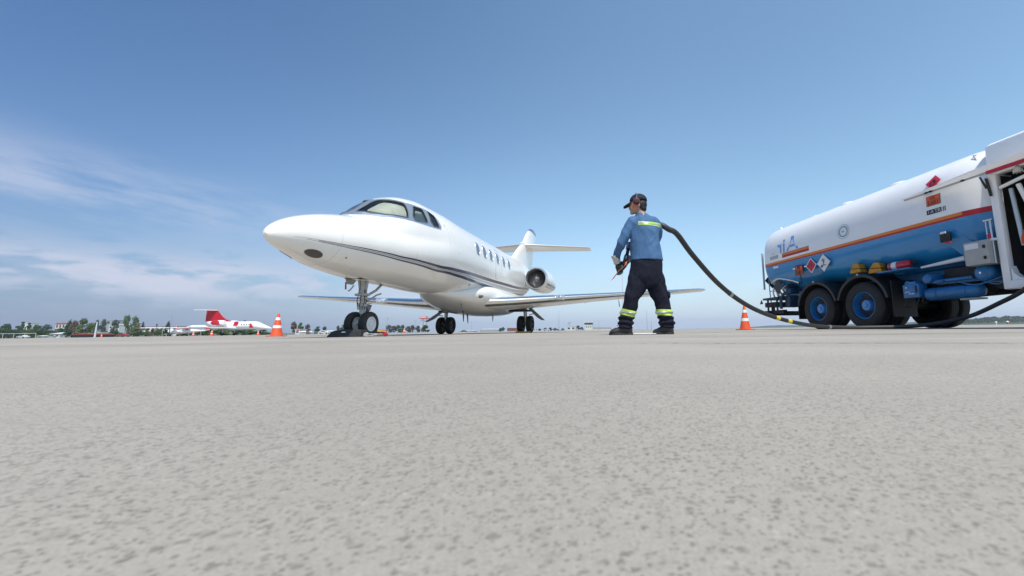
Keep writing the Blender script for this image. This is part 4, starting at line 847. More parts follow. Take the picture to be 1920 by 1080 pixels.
# body: one continuous skin surface from head to ankle
b = MB()
HT = Matrix.Rotation(R(-14), 3, 'Y')
blob(b, q3(1199, 381.5, .02), (.098, .076, .112), 24, HT)
blob(b, q3(1191.5, 391, .02), (.056, .052, .072), 18)
blob(b, q3(1187.5, 400.5, .02), (.026, .026, .020), 14)        # chin
limb(b, [(1185.5, 384, .02, .012), (1182.6, 391, .02, .013), (1185, 393, .02, .012)], 10, 3)   # nose
blob(b, q3(1185.3, 396.6, .02), (.013, .022, .007), 12)          # lips
blob(b, q3(1187, 383, .02), (.02, .05, .012), 12)             # brow
blob(b, q3(1187.8, 386.5, -.022), (.012, .010, .009), 10)        # eye
blob(b, q3(1199.5, 388, -.055), (.016, .012, .028), 12)          # ear
limb(b, [(1203, 390, .03, .055), (1205, 402, .03, .060), (1207, 410, .03, .075)])
stack(b, [(1209, 413, .03, .08, .055), (1210, 424, .03, .145, .085), (1211, 455, .03, .14, .09), (1213, 492, .03, .14, .095), (1212, 515, .03, .15, .10), (1212, 532, .03, .10, .08)])
limb(b, [(1189, 422, .02, .042), (1176, 441, .0, .038), (1167, 459, .0, .034), (1160, 474, .06, .030), (1157, 486, .11, .028), (1158, 497, .13, .03, .02)])
limb(b, [(1230, 424, .04, .042), (1236, 440, .12, .045), (1228, 456, .22, .040), (1204, 472, .28, .032), (1180, 487, .24, .026), (1171, 495, .20, .028, .02)])
limb(b, [(1199, 525, .0, .085), (1186, 555, -.02, .062), (1177, 585, .0, .045), (1172, 614, .0, .038)])
limb(b, [(1226, 525, .06, .085), (1238, 555, .07, .064), (1244, 585, .07, .045), (1249, 614, .08, .038)])
body = remesh(b, 'person', skinm, None, .008, 3); body.location = ((PXO-PX)/FPX*PYW*1.012, PYW, 0)
tag(body, 'worker in blue shirt, navy trousers and cap, back turned, holding the fuel nozzle', 'person')
def fold(amp, sc, zs=.6):
    def f(p):
        a = noise.noise(V((p.x+p.z*.5)*sc, p.y*sc, p.z*sc*zs)); b_ = noise.noise(V((p.x-p.z*.7)*sc*1.5+4, p.y*sc*1.5, p.z*sc*zs*1.5+9))
        return max(-.005, .002+amp*((.45-abs(a)*2.2)*.8+(.35-abs(b_)*2)*.5+.5*noise.noise(p*5)))
    return f
# shirt
b = MB()
stack(b, [(1206, 401, .03, .068, .060), (1208, 406.5, .03, .105, .070), (1209.5, 411, .03, .160, .085), (1210.5, 418, .03, .178, .105), (1211, 430, .03, .180, .118), (1210.5, 448, .03, .176, .125), (1211.5, 466, .03, .180, .128), (1213, 482, .03, .187, .130), (1213.5, 493, .03, .192, .132)])
limb(b, [(1194, 415, .02, .066), (1186, 422, .01, .072), (1176, 440, .0, .062), (1166.5, 459, .0, .056), (1160, 473, .06, .048), (1157, 484, .10, .043), (1156.8, 487.5, .11, .040)])
limb(b, [(1226, 417, .04, .066), (1233, 424, .05, .070), (1236, 442, .12, .058), (1228, 457, .22, .052), (1204, 473, .28, .046), (1184, 485, .25, .040)])
shirt = remesh(b, 'shirt', shirtm, body, .008, 3, fold(.011, 7, .55))
# trousers
b = MB()
stack(b, [(1213, 489, .03, .180, .118), (1212.5, 500, .03, .186, .126), (1211.5, 515, .03, .192, .138), (1211.5, 528, .03, .188, .136), (1211, 538, .03, .165, .115), (1211, 543, .03, .13, .10)])
limb(b, [(1200, 508, .03, .07, .08), (1196.5, 525, .02, .098, .115), (1193.5, 541, .0, .104, .115), (1185, 560, -.01, .083, .09), (1180.5, 577, -.01, .073, .085), (1176, 592, .0, .069, .08), (1172.5, 602, .0, .074, .082), (1171.5, 610, .0, .078, .085), (1171, 617, .0, .072, .08)])
limb(b, [(1222, 508, .04, .07, .08), (1227, 525, .05, .098, .12), (1230.5, 541, .07, .104, .115), (1237.5, 560, .07, .090, .098), (1242, 577, .07, .080, .09), (1244.5, 592, .07, .078, .086), (1247, 602, .075, .080, .088), (1248.5, 610, .08, .084, .09), (1248, 617, .08, .078, .08)])
def tf(p):
    a = fold(.012, 6.5, .6)(p)
    if p.z < .26: a += .009*math.sin(p.z*105+2.2*noise.noise(V(p.x*9, p.y*9, 1)))
    return a
trou = remesh(b, 'trousers', trm, body, .008, 3, tf)
blob(MB(), q3(1252, 558, .06), (.03, .05, .05), 14).build('leg_pocket', trm, trou)
# reflective bands laid on the garments
hv = mat('band_lime', (.42, .62, .06), .6); hs = mat('band_silver', (.36, .38, .38), .45, metal=.2)
def bvh(o): me = o.data; return BVHTree.FromPolygons([v.co.copy() for v in me.vertices], [tuple(p.vertices) for p in me.polygons])
def back_band(o, tr, x0, x1, y0, y1, m, off, sag=2):
    vs = []; nx, nz_ = 40, 4
    for i in range(nx+1):
        for j in range(nz_+1):
            t = i/nx; p = q3(x0+(x1-x0)*t, y0+(y1-y0)*j/nz_+sag*t, 0); h = tr.ray_cast(V(p.x, -1, p.z), V(0, 1, 0)); d = h[0] if h[0] else V(p.x, 0, p.z); vs.append((d.x, d.y-off, d.z))
    MB().add(vs, [(i*(nz_+1)+j, (i+1)*(nz_+1)+j, (i+1)*(nz_+1)+j+1, i*(nz_+1)+j+1) for i in range(nx) for j in range(nz_)]).build('reflective_band', m, o)
T = bvh(shirt); back_band(shirt, T, 1198, 1240.5, 420.5, 427.5, hv, .003, 2.5); back_band(shirt, T, 1198, 1240.5, 422.9, 425.1, hs, .006, 2.5)
T = bvh(trou)
def leg_band(cx, cy, cd, y0, y1, tilt, m, off):
    c = q3(cx, cy, cd); vs = []; n_, k = 36, 3
    for i in range(n_):
        a = 2*math.pi*i/n_; dr = V(math.cos(a), math.sin(a), 0)
        for j in range(k+1):
            z = (PYO-(y0+(y1-y0)*j/k))*KP-tilt*math.cos(a)*.07; s_ = V(c.x, c.y, z)+dr*.16; h = T.ray_cast(s_, -dr); p = h[0] if h[0] else s_-dr*.08; vs.append(p+dr*off)
    MB().add(vs, [(i*(k+1)+j, ((i+1) % n_)*(k+1)+j, ((i+1) % n_)*(k+1)+j+1, i*(k+1)+j+1) for i in range(n_) for j in range(k)]).build('reflective_band', m, trou)
for cx, cy, cd, ya, t in ((1177, 591, .0, 585, .28), (1244, 591, .07, 584.5, .05)):
    leg_band(cx, cy, cd, ya, ya+11, t, hv, .004); leg_band(cx, cy, cd, ya+3.4, ya+7.4, t, hs, .007)
# shoes
shm = mat('shoe_black_leather', (.022, .021, .021), .42, nscale=30, namt=.2, bscale=14, bump=.4, bdist=.006); som = mat('shoe_sole', (.03, .03, .032), .8)
for cx, cd, L_, ang in ((1171.5, .0, .222, 0), (1249, .08, .205, .35)):
    b = MB(); S_ = MB(); base = q3(cx, 630, cd); rot_ = Matrix.Rotation(-ang, 3, 'Z'); rs = []; ss_ = []
    for t, hw, h0, h1 in ((.10, .030, .015, .07), (.06, .040, .012, .105), (.0, .044, .012, .13), (-.06, .043, .012, .12), (-.11, .046, .012, .092), (-.16, .050, .012, .072), (-.20, .048, .012, .062), (-.225, .038, .014, .052), (-.24, .018, .02, .036)):
        t *= L_/.285; rg = []
        for j in range(20):
            a = 2*math.pi*j/20; c, sn = math.cos(a), math.sin(a); e = .75 if sn < 0 else .95; rg.append(base+rot_ @ V(t, hw*math.copysign(abs(c)**e, c), (h0+h1)/2+(h1-h0)/2*math.copysign(abs(sn)**e, sn)))
        rs.append(rg)
    b.loft(rs); sh = remesh(b, 'shoe', shm, body, .006, 3)
    out_ = []
    for i in range(28):
        a = 2*math.pi*i/28; c, sn = math.cos(a), math.sin(a); out_.append(base+rot_ @ V((-.068+.178*c)*L_/.285, (.044+.007*(c < -.3))*math.copysign(abs(sn)**.8, sn), .0))
    S_.prism(out_, (0, 0, .026)); S_.build('sole', som, sh, bevel=.004)
    MB().tube([base+rot_ @ V(-.085, .02, .105), base+rot_ @ V(-.095, 0, .108), base+rot_ @ V(-.085, -.02, .105)], .005, 6).build('lace', som, sh)
# hair, cap, ear defenders
hairm = mat('hair_black', (.012, .010, .010), .6, bscale=120, bump=.5)
b = MB(); blob(b, q3(1204, 384, .02), (.080, .080, .085), 20); blob(b, q3(1208, 392, .02), (.048, .066, .05), 16); remesh(b, 'hair', hairm, body, .007, 3)
capm = mat('cap_navy_cloth', (.010, .011, .018), .85, bscale=200, bump=.3)
b = MB(); vs = []; n_ = 30; CR = Matrix.Rotation(R(-6), 3, 'Y')
for i in range(10):
    a = math.pi/2*i/9; a2 = a
    for j in range(n_):
        t = 2*math.pi*j/n_; vs.append(q3(1200, 376.5, .02)+CR @ V(math.cos(a)*math.cos(t)*.106, math.cos(a)*math.sin(t)*.088, math.sin(a)*.088-.012*(1 if i == 0 else 0)))
b.add(vs, [(i*n_+j, i*n_+(j+1) % n_, (i+1)*n_+(j+1) % n_, (i+1)*n_+j) for i in range(9) for j in range(n_)]); cap_ = b.build('cap', capm, body, angle=80); sd_ = cap_.modifiers.new('s', 'SOLIDIFY'); sd_.thickness = .004
blob(MB(), q3(1201, 362.8, .02), (.008, .008, .005), 10).build('button', capm, cap_)
rs = []
for i in range(9):
    t = i/8; x = -.08-.10*t; w_ = .078*math.sqrt(max(1-t**2.4, .02)); z = -.010-.055*t
    rs.append([q3(1200, 376.5, .02)+V(x, w_*u, z-.018*u*u+.0) for u in (-1, -.6, -.2, .2, .6, 1)]+[q3(1200, 376.5, .02)+V(x, w_*u, z-.018*u*u-.006) for u in (1, .6, .2, -.2, -.6, -1)])
MB().loft(rs).build('peak', capm, cap_)
em = empty('ear_defenders'); em.parent = body
for sd in (-1, 1):
    cc = q3(1195.5, 382, .02+sd*.088)
    MB().lathe([(.001, -.028), (.030, -.026), (.036, -.014), (.036, .004)], cc, (0, -sd, 0), 24).build('cup', black, em) if False else MB().lathe([(.001, .030), (.026, .028), (.035, .016), (.036, -.002), (.001, -.002)], cc, (0, sd, 0), 24).build('cup', black, em)
    MB().tube([cc+V(.037*math.cos(t*math.pi/10), -sd*.0, .037*math.sin(t*math.pi/10)*1.1) for t in range(20)], .0045, 6, closed=True).build('red_ring', mat('ring_red', (.5, .02, .05), .5), em)
mb = MB(); mb.tube([q3(1195.5, 382, .02)+V(.006*math.sin(a*3), -math.cos(a)*.108, .02+math.sin(a)*.112) for a in [math.pi*i/18 for i in range(19)]], .004, 6); mb.build('headband', mat('band_wire', (.5, .5, .5), .3, metal=.8), em)
# gloves: cuff, palm, five bent fingers each
glm = mat('glove_green', (.012, .05, .045), .7, bscale=60, bump=.4); cfm = mat('glove_cuff', (.60, .57, .48), .8, nscale=25, namt=.25, bscale=12, bump=.6, bdist=.01)
def glove(c, along, side, fingers, name='glove', rad=.0115):
    """c palm centre; along = wrist to knuckles; side = towards the thumb"""
    along = Vector(along).normalized(); side = (Vector(side)-along*Vector(side).dot(along)).normalized(); nm = along.cross(side); b = MB()
    M_ = Matrix((along, side, nm)).transposed(); blob(b, c, (.052, .043, .021), 18, M_)
    b.tube([Vector(c)-along*.075, Vector(c)-along*.02], [(.030, .030), (.036, .024)], 14)
    for k in range(4):
        o_ = Vector(c)+along*.040+side*(.032-.0215*k); l_ = (.034, .038, .036, .028)[k]; cu = fingers
        p = [o_]; d = along.copy(); a = 0
        for sgm in (1, .75, .6):
            a += cu; d = along*math.cos(a)+nm*math.sin(a); p.append(p[-1]+d*l_*sgm)
        b.tube([o_-along*.02]+p, [rad*1.1, rad*1.05, rad, rad*.95, rad*.8], 10)
    t0 = Vector(c)-along*.018+side*.036; b.tube([t0-side*.012, t0+side*.018+along*.018+nm*.01, t0+side*.016+along*.046+nm*.028, t0+side*.004+along*.062+nm*.045], [.014, .0135, .0125, .010], 10)
    return remesh(b, name, glm, body, .0045, 2)
g1c = q3(1160.5, 502, .135); glove(g1c, (.045, .02, -.11), (.1, -.05, .0), .62)
g2c = q3(1170.5, 497, .185); glove(g2c, (-.075, -.03, -.08), (-.06, -.06, .06), .72)
def cuff(P, r0, r1):
    b = MB(); rs = []; a_, b_ = Vector(P[0]), Vector(P[1]); d = (b_-a_).normalized(); u = d.cross(V(0, 1, 0)).normalized(); v_ = d.cross(u)
    for t, k in ((0, r0), (.15, r0*.98), (.5, (r0+r1)/2), (1, r1), (1, r1*.9), (.1, r0*.92)):
        rs.append([a_+(b_-a_)*t+(u*math.cos(x)+v_*math.sin(x))*(k+.004*math.sin(x*3+t*4)) for x in [2*math.pi*j/24 for j in range(24)]])
    return b.loft(rs, cap=False, closed=True).build('glove_cuff', cfm, body)
cuff((q3(1154, 479, .095), q3(1158.5, 495, .125)), .054, .040); cuff((q3(1179, 478, .25), q3(1171.5, 496, .19)), .046, .036)
# nozzle held in both hands, with its strap
nz_ = empty('fuel_nozzle', body.location, 0, "dark fuel nozzle with orange strap held in the worker's gloves", 'nozzle')
mb = MB(); mb.tube(crv([q3(1182, 455, .21), q3(1179, 468, .18), q3(1175, 484, .155), q3(1167, 500, .145), q3(1161, 509, .14)], 5), .021, 14); mb.build('barrel', mat('nozzle_metal', (.06, .06, .065), .3, metal=.7), nz_)
mb = MB(); mb.cyl(q3(1182.5, 452, .212), q3(1179.8, 465, .188), .034, 18); mb.cyl(q3(1176, 480, .162), q3(1174.4, 486, .156), .031, 16); mb.build('coupling', mat('coupling_grey', (.30, .31, .32), .3, metal=.8), nz_)
mb = MB(); mb.tube(crv([q3(1162, 495, .09), q3(1165, 508, .085), q3(1172, 500, .09)], 4), .008, 8); mb.build('trigger_guard', black, nz_)
st = crv([(1175, 493, .07), (1173, 500, .065), (1165, 506, .06), (1157, 515, .06), (1148, 527, .06)], 5); vs = []
for x, y, d in st:
    p = q3(x, y, d); vs += [p+V(-.015, -.004, -.012), p+V(.015, .004, .012)]
so_ = MB().add(vs, [(2*i, 2*i+1, 2*i+3, 2*i+2) for i in range(len(st)-1)]).build('strap', mat('strap_orange', (.60, .13, .06), .7), nz_); so_.modifiers.new('s', 'SOLIDIFY').thickness = .003
# thin slab added for a white patch on the ground at his heel
pp = empty('white_patch', (body.location.x-.02, 4.75, .004), .1, "added flat white patch on the ground between the worker's shoes", 'slab'); MB().box((0, 0, .006), (.30, .25, .008), bev=.003).build('slab', pwhite, pp); MB().box((-.16, -.02, .006), (.05, .2, .01), bev=.003).build('red_strip', pred, pp)
# ---------------- cones, towing gear and the far side of the airfield ----------------
coneo = mat('cone_orange', (.72, .10, .03), .5, nscale=6, namt=.12); conew = mat('cone_white_band', (.75, .74, .72), .4)
def cone_mesh():
    root = empty('traffic_cone'); h = .75
    def r(z): return .165-(.165-.028)*((z-.03)/(h-.03))
    MB().box((0, 0, .016), (.42, .42, .032), bev=.01).build('base', coneo, root)
    MB().lathe([(r(z)+.0, z) for z in (.03, .12, .3, .5, .72)]+[(.022, h), (.001, h)], (0, 0, 0), (0, 0, 1), 32).build('cone', coneo, root)
    for a, b in ((.27, .36), (.53, .62)): MB().lathe([(r(z)+.003, z) for z in (a, b)], (0, 0, 0), (0, 0, 1), 32).build('reflective_band', conew, root)
    return root
c0_ = cone_mesh(); x, y = bearing(518.5, 13.2); c0_.location = (x, y, 0); c0_.rotation_euler.z = .3; tag(c0_, 'tall orange and white traffic cone standing left of the big jet', 'cone', 'traffic cones on the apron')
def put(o, x, y, z=0, rz=0, label=None, group=None, sc=1):
    c = copy_tree(o); c.location = (x, y, z); c.rotation_euler.z = rz; c.scale = (sc, sc, sc)
    if label: c['label'] = label
    if group: c['group'] = group
    return c
x, y = bearing(1397.5, 12.4); put(c0_, x, y, 0, .7, "orange and white traffic cone just left of the tanker's rear end")
for px_, Y_, lb in ((362, 62, 'small distant cone below the red fin of the white ambulance jet'), (396.5, 50, 'small distant cone under the rear fuselage of the ambulance jet'), (483.5, 62, 'small distant cone under the nose of the ambulance jet')):
    x, y = bearing(px_, Y_); put(c0_, x, y, 0, .2, lb)
x, y = bearing(190, 150); put(c0_, x, y, 0, 0, 'red and white cone far off beside the low hedge on the left', sc=1.7)
x, y = bearing(757.5, 110); put(c0_, x, y, 0, 0, 'distant red and white cone between the nose wheel and radar tower', sc=1.9)
# chocks and tow head at the nose wheel
th = empty('rubber_wheel_chock', (-4.80, 7.15, 0), .1, 'large black rubber wheel chock lying left of the nose wheels', 'chock')
MB().prism([(-.32, -.16, 0), (.36, -.16, 0), (.36, -.14, .13), (.25, -.12, .155), (-.12, -.12, .15), (-.26, -.13, .10), (-.32, -.15, .02)], (0, .26, 0)).build('block', mat('chock_rubber', (.018, .018, .02), .6, bscale=14, bump=.6, bdist=.02), th, smooth=False, bevel=.012)
MB().prism([(-.02, -.175, .09), (.06, -.175, .09), (.05, -.165, .11), (-.01, -.165, .11)], (0, .01, 0)).build('label_mark', pwhite, th, smooth=False)
tb = empty('tow_head', (-4.22, 7.05, 0), .05, 'small tow bar head with red roller wheel at the nose wheels', 'tow bar')
mb = MB(); mb.cyl((-.22, -.06, .07), (.18, -.04, .06), .022, 10); mb.cyl((-.2, .1, .05), (.2, .08, .09), .018, 10); mb.box((0, 0, .055), (.26, .10, .05), bev=.01); mb.build('frame', steel, tb)
MB().lathe([(.001, -.03), (.05, -.03), (.06, -.01), (.06, .01), (.05, .03), (.001, .03)], (.24, -.05, .062), (.3, 1, 0), 20).build('roller', mat('roller_red', (.40, .02, .04), .5), tb); MB().lathe([(.001, -.03), (.05, -.03), (.055, .0), (.05, .03), (.001, .03)], (-.17, -.12, .06), (.2, 1, 0), 20).build('roller', mat('roller_pale', (.35, .36, .33), .5), tb)
MB().cyl((.02, .02, .14), (.22, .02, .13), .02, 10).build('handle', mat('handle_yellow', (.6, .35, .03), .5), tb); MB().box((.06, .10, .10), (.22, .1, .14), bev=.02).build('housing', black, tb)
th.scale = (.82, .85, .85); tb.scale = (.72, .72, .68)
for k in range(2): MB().tube(crv([(-.25+.1*k, -.12, .03), (-.1, -.16-.03*k, .02), (.1, -.14, .06), (.16, -.1, .10)], 5), .006, 6).build('cable', (red, pwhite)[k], tb)
# ---- trees: prototypes of leaf clumps round limbs ----
bark = mat('bark', (.10, .075, .055), .9)
def leafm(n, c, c2): return mat(n, c, .8, nscale=1.2, c2=c2, detail=3)
LM = {'dark': leafm('foliage_dark', (.035, .085, .018), (.018, .045, .012)), 'mid': leafm('foliage_mid', (.06, .13, .022), (.03, .07, .015)), 'olive': leafm('foliage_olive', (.10, .145, .025), (.055, .09, .018)), 'rust': leafm('foliage_rust', (.15, .085, .05), (.09, .07, .035)), 'blue': leafm('foliage_grey', (.06, .085, .05), (.035, .06, .04))}
def tree(kind, seed, h=10, w=4.5, shape=0, n=1300, leaf=.50):
    """shape 0 broad, 1 round, 2 columnar"""
    rnd_ = random.Random(seed); root = empty('tree'); cl = []; base = h*(.08, .04, .04)[shape]
    for i in range(16 if shape != 2 else 12):
        a = rnd_.random()*6.28; t = rnd_.random()**.8; z = base+(h-base)*(.06+.86*t)
        env_ = (math.sin(math.pi*min(1, .15+.85*t))**.6 if shape != 2 else (1-.75*t)) ; r = w*env_*rnd_.uniform(.2, .75); cl.append((r*math.cos(a), r*math.sin(a), z, w*rnd_.uniform(.22, .42)*(1, 1, .7)[shape]))
    cl.append((0, 0, h-w*.3, w*.3)); tr = MB(); tr.tube([(0, 0, 0), (rnd_.uniform(-.2, .2), 0, h*.35), (0, rnd_.uniform(-.2, .2), h*.8)], [h*.028, h*.02, h*.006], 8)
    for c in cl[:8]: tr.tube([(0, 0, h*.25), (c[0]*.5, c[1]*.5, (h*.25+c[2])/2+.3), (c[0], c[1], c[2])], [h*.010, h*.007, h*.003], 6)
    tr.build('trunk', bark, root); vs = []; fs = []
    for i in range(n):
        c = rnd_.choice(cl); d = Vector((rnd_.gauss(0, 1), rnd_.gauss(0, 1), rnd_.gauss(0, 1))).normalized(); p = Vector(c[:3])+d*c[3]*rnd_.uniform(.55, 1.12); p.z = max(p.z, .15)
        u = Vector((rnd_.gauss(0, 1), rnd_.gauss(0, 1), rnd_.gauss(0, 1))).normalized(); v_ = u.cross(d).normalized() if abs(u.dot(d)) < .95 else V(1, 0, 0); q = leaf*rnd_.uniform(.5, 1.2); b_ = len(vs)
        w2 = (d.cross(v_)*.6+d*.4).normalized(); vs += [p-v_*q, p+w2*q*.6, p+v_*q, p-w2*q*.6]; fs.append((b_, b_+1, b_+2, b_+3))
    MB().add(vs, fs).build('crown', LM[kind], root, smooth=False, norm=False); return root
PROTO = {}
def place_tree(px_, Y_, ytop, wpx, kind, shape, label, group='trees beyond the apron', z0=0):
    """a tree whose top shows at photo row ytop"""
    x, y = bearing(px_, Y_); hor = 621.4-.014*(px_-960); h = (hor-ytop)/FPX*Y_/1.0-z0; key = (kind, shape, (int(px_)*7) % 2)
    new = key not in PROTO
    if new: PROTO[key] = tree(kind, 11+len(PROTO)*5, 10, (4.2, 4.8, 2.0)[shape], shape)
    o = PROTO[key] if new else copy_tree(PROTO[key]); o.location = (x, y, z0); s_ = h/10; o.rotation_euler.z = px_*.37
    sx = (wpx/FPX*Y_)/((8.8, 9.8, 4.4)[shape]); o.scale = (sx, sx, s_); tag(o, label, 'tree', group); return o
G1 = 'trees beyond the left edge of the apron'
for a in ((8, 330, 609, 26, 'dark', 0, 'dark broad tree at the far left edge of the view'), (30, 330, 611, 22, 'mid', 0, 'green tree second from the far left edge of the view'), (38, 360, 604, 12, 'dark', 2, 'slim dark tree standing before the white dome'), (50, 340, 606, 12, 'dark', 2, 'slim dark tree right of the white dome'), (64, 300, 609, 16, 'dark', 1, 'round dark tree right of the white dome'), (84, 380, 610, 22, 'blue', 0, 'grey green tree left of the white house with red bands'), (127, 340, 602, 12, 'dark', 0, 'dark tree at the right end of the red banded house'), (136, 330, 602, 16, 'rust', 0, 'rusty brown tree left of the biggest green tree'), (152, 300, 598.5, 26, 'olive', 0, 'biggest broad green tree on the left, right of the brown tree'), (167, 300, 606, 16, 'olive', 0, 'smaller green tree just left of the pale mast'), (178, 400, 602, 10, 'dark', 0, 'small dark tree directly behind the pale mast'), (190, 400, 600.5, 14, 'blue', 0, 'dark tree in front of the grey flat roofed building'), (212, 400, 601.5, 14, 'blue', 0, 'dark tree at the right end of the grey flat roofed building'), (214, 240, 620, 18, 'dark', 1, 'low round dark bush like tree below the white villa'), (233, 430, 591.5, 12, 'olive', 0, 'tall narrow tree above the white villa roof'), (250, 430, 595, 20, 'olive', 0, 'broad green tree right of the tall narrow one'), (265, 430, 604, 8, 'blue', 0, 'little tree above the left end of the long red roof'), (291, 430, 608, 6, 'blue', 2, 'tiny dark tree above the middle of the long red roof'), (313, 430, 604, 9, 'dark', 0, 'dark tree beside the radio mast on the left'), (274, 230, 616, 12, 'olive', 0, 'olive tree in front of the long white building, left of the rusty one'), (285, 235, 617, 9, 'rust', 0, 'small rusty tree in front of the long white building'), (297, 230, 617, 18, 'olive', 0, 'olive tree before the right end of the long white building'), (128, 230, 621, 16, 'dark', 1, 'dark round tree beside the low red roofed shed'), (256, 232, 621, 16, 'olive', 1, 'pale olive shrub like tree below the villa, left of the long building'),
    (456, 330, 602, 10, 'blue', 0, 'treetop showing above the roof of the ambulance jet'), (515, 260, 612, 12, 'mid', 0, 'green tree hidden behind the big orange cone'), (549, 260, 605, 14, 'rust', 0, 'rusty tree right of the big orange cone'), (562, 260, 605, 14, 'mid', 0, 'tall pale green tree, second right of the big orange cone'), (576, 270, 609, 12, 'blue', 0, 'smaller grey green tree, third right of the big orange cone'), (594, 270, 612, 14, 'mid', 0, 'low tree fourth right of the big orange cone'), (608, 280, 613, 12, 'blue', 0, 'low tree fifth right of the big orange cone')):
    place_tree(*a, G1)
for i in range(17): place_tree(-6+i*8.2+(i*37 % 5)-2, 262+(i*53 % 40), 616.5+(i*29 % 7)*.7, 17, ('dark', 'mid', 'dark', 'olive')[i % 4], 1, 'low dense bush tree in the green belt along the far left', 'bush trees of the green belt on the left')
for i in range(13): place_tree(176+i*10.5+(i*31 % 5)-2, 228+(i*53 % 20), 621.5+(i*29 % 7)*.5, 13, ('olive', 'mid', 'dark')[i % 3], 1, 'low bush in the hedge below the villa and the long white building', 'bushes below the villa and long building')
G2 = 'trees in the distant row across the airfield'
rr_ = random.Random(4)
for i in range(8): place_tree(316+i*25+rr_.uniform(-4, 4), 150+rr_.uniform(0, 10), 617.5+rr_.uniform(-1.5, 1.5), 34, ('mid', 'olive', 'dark')[i % 3], 1, 'low bushy tree in the hedge line under and behind the ambulance jet', 'hedge line trees behind the ambulance jet')
place_tree(642, 300, 609, 14, 'mid', 0, 'tree seen just left of the big jet nose wheels', G2); place_tree(633, 300, 611, 10, 'blue', 0, 'greyish tree at the left of the black chock', G2)
for i, p_ in enumerate((728, 737, 746, 754, 764, 773, 782)): place_tree(p_+rr_.uniform(-1, 1), 420, 611.5+rr_.uniform(-1.5, 1.5), 15, ('blue', 'rust', 'blue', 'mid')[i % 4], 0, 'small tree in the row between the nose wheels and the radar tower', G2)
place_tree(797, 330, 610.5, 22, 'dark', 1, 'round dark tree at the foot of the radar tower', G2)
for p_, yt, k_ in ((938, 616, 'blue'), (943, 614.5, 'dark'), (1012, 617, 'blue'), (1023, 615.5, 'dark'), (1032, 615, 'blue'), (1041, 616, 'dark'), (1055, 616.5, 'blue')): place_tree(p_, 480, yt-.5, 10, k_, 0, 'tiny distant tree on the skyline either side of the right main wheels', G2)
place_tree(1084, 450, 611, 11, 'blue', 0, 'left of two dark trees before the control tower', G2); place_tree(1091, 450, 613.5, 9, 'dark', 0, 'right of two dark trees before the control tower', G2)
# wooded ridge on the right: a far wood that reads as one mass
wood = []
wf = []; rw = random.Random(9)
for i in range(5200):
    px_ = rw.uniform(1735, 2120); D_ = rw.uniform(860, 1000); x, y = bearing(px_, D_); hh = 17*min(1, max(.12, (px_-1735)/120))*(1+.28*noise.noise(V(px_*.06, 1, 1)))-(4 if px_ > 2050 else 0); z = rw.uniform(.25, 1.0)*hh
    p = V(x, y, z); u = Vector((rw.gauss(0, 1), rw.gauss(0, 1)*.4, rw.gauss(0, 1))).normalized()*2.1; v_ = u.cross(V(0, 1, .3)).normalized()*1.5; b_ = len(wood); wood += [p-u, p+v_, p+u, p-v_]; wf.append((b_, b_+1, b_+2, b_+3))
o = MB().add(wood, wf).build('far_wood', LM['blue'], smooth=False, norm=False); tag(o, 'low wooded ridge on the horizon behind the tanker', 'wood', kind='stuff')
# ---- buildings ----
wall_w = mat('wall_white', (.62, .62, .60), .8, nscale=.5, namt=.12); wall_g = mat('wall_grey', (.32, .35, .38), .8, nscale=.5, namt=.15); roof_r = mat('roof_red', (.36, .05, .045), .7, nscale=.6, namt=.25); roof_w = mat('roof_white', (.66, .66, .65), .6); winm = mat('dark_window', (.05, .06, .07), .2); wbr = mat('wall_red_brown', (.26, .09, .07), .8)
def building(px0, px1, ytop, Y_, dep, label, wallm=wall_w, roofm=roof_w, wins=0, rows=1, roof='flat', band=None, name='building', z0=0, ybase=None):
    x0, y0 = bearing(px0, Y_); x1, _ = bearing(px1, Y_); hor = 621.4-.014*((px0+px1)/2-960); H = (hor-ytop)/FPX*Y_; W_ = x1-x0
    zb = z0 if ybase is None else (hor-ybase)/FPX*Y_
    root = empty(name, ((x0+x1)/2, y0+dep/2, 0), 0, label, 'building', None); hw = H*(1 if roof == 'flat' else .72)
    MB().box((0, 0, (hw+0)/2), (W_, dep, hw)).build('wall', wallm, root, smooth=False)
    if roof == 'flat': MB().box((0, 0, hw+.12), (W_+.5, dep+.5, .24)).build('roof', roofm, root, smooth=False)
    elif roof == 'gable': MB().prism([(-W_/2-.4, -dep/2-.4, hw), (W_/2+.4, -dep/2-.4, hw), (W_/2, 0, H), (-W_/2, 0, H)], (0, .2, 0)).prism([(-W_/2-.4, dep/2+.4, hw), (W_/2+.4, dep/2+.4, hw), (W_/2, .2, H), (-W_/2, .2, H)], (0, -.2, 0)).build('roof', roofm, root, smooth=False)
    elif roof == 'arch': MB().prism([(-W_/2*math.cos(t*math.pi/12), -dep/2, hw+(H-hw)*math.sin(t*math.pi/12)) for t in range(13)], (0, dep, 0)).build('roof', roofm, root, smooth=False)
    if band: MB().box((0, -dep/2-.06, hw*.55), (W_+.2, .12, hw*.12)).build('red_band', band, root, smooth=False); MB().box((0, -dep/2-.06, hw*.97), (W_+.2, .12, hw*.12)).build('red_band', band, root, smooth=False)
    lo = max(.08, zb/hw)
    for r_ in range(rows):
        for k in range(wins):
            ww = W_/wins*.5; wh = hw*(1-lo)/rows*.45; z = hw*(lo+(1-lo)*(r_+.5)/rows); f_ = MB().box((-W_/2+W_*(k+.5)/wins, -dep/2-.03, z), (ww, .1, wh)).build('window', winm, root, smooth=False)
    return root
building(100, 124, 606.5, 520, 12, 'white house with red bands left of the brown tree', band=roof_r, wins=4, ybase=618)
building(184, 213, 601, 560, 12, 'grey flat roofed building behind dark trees, right of the mast', wallm=wall_g, wins=3, ybase=610)
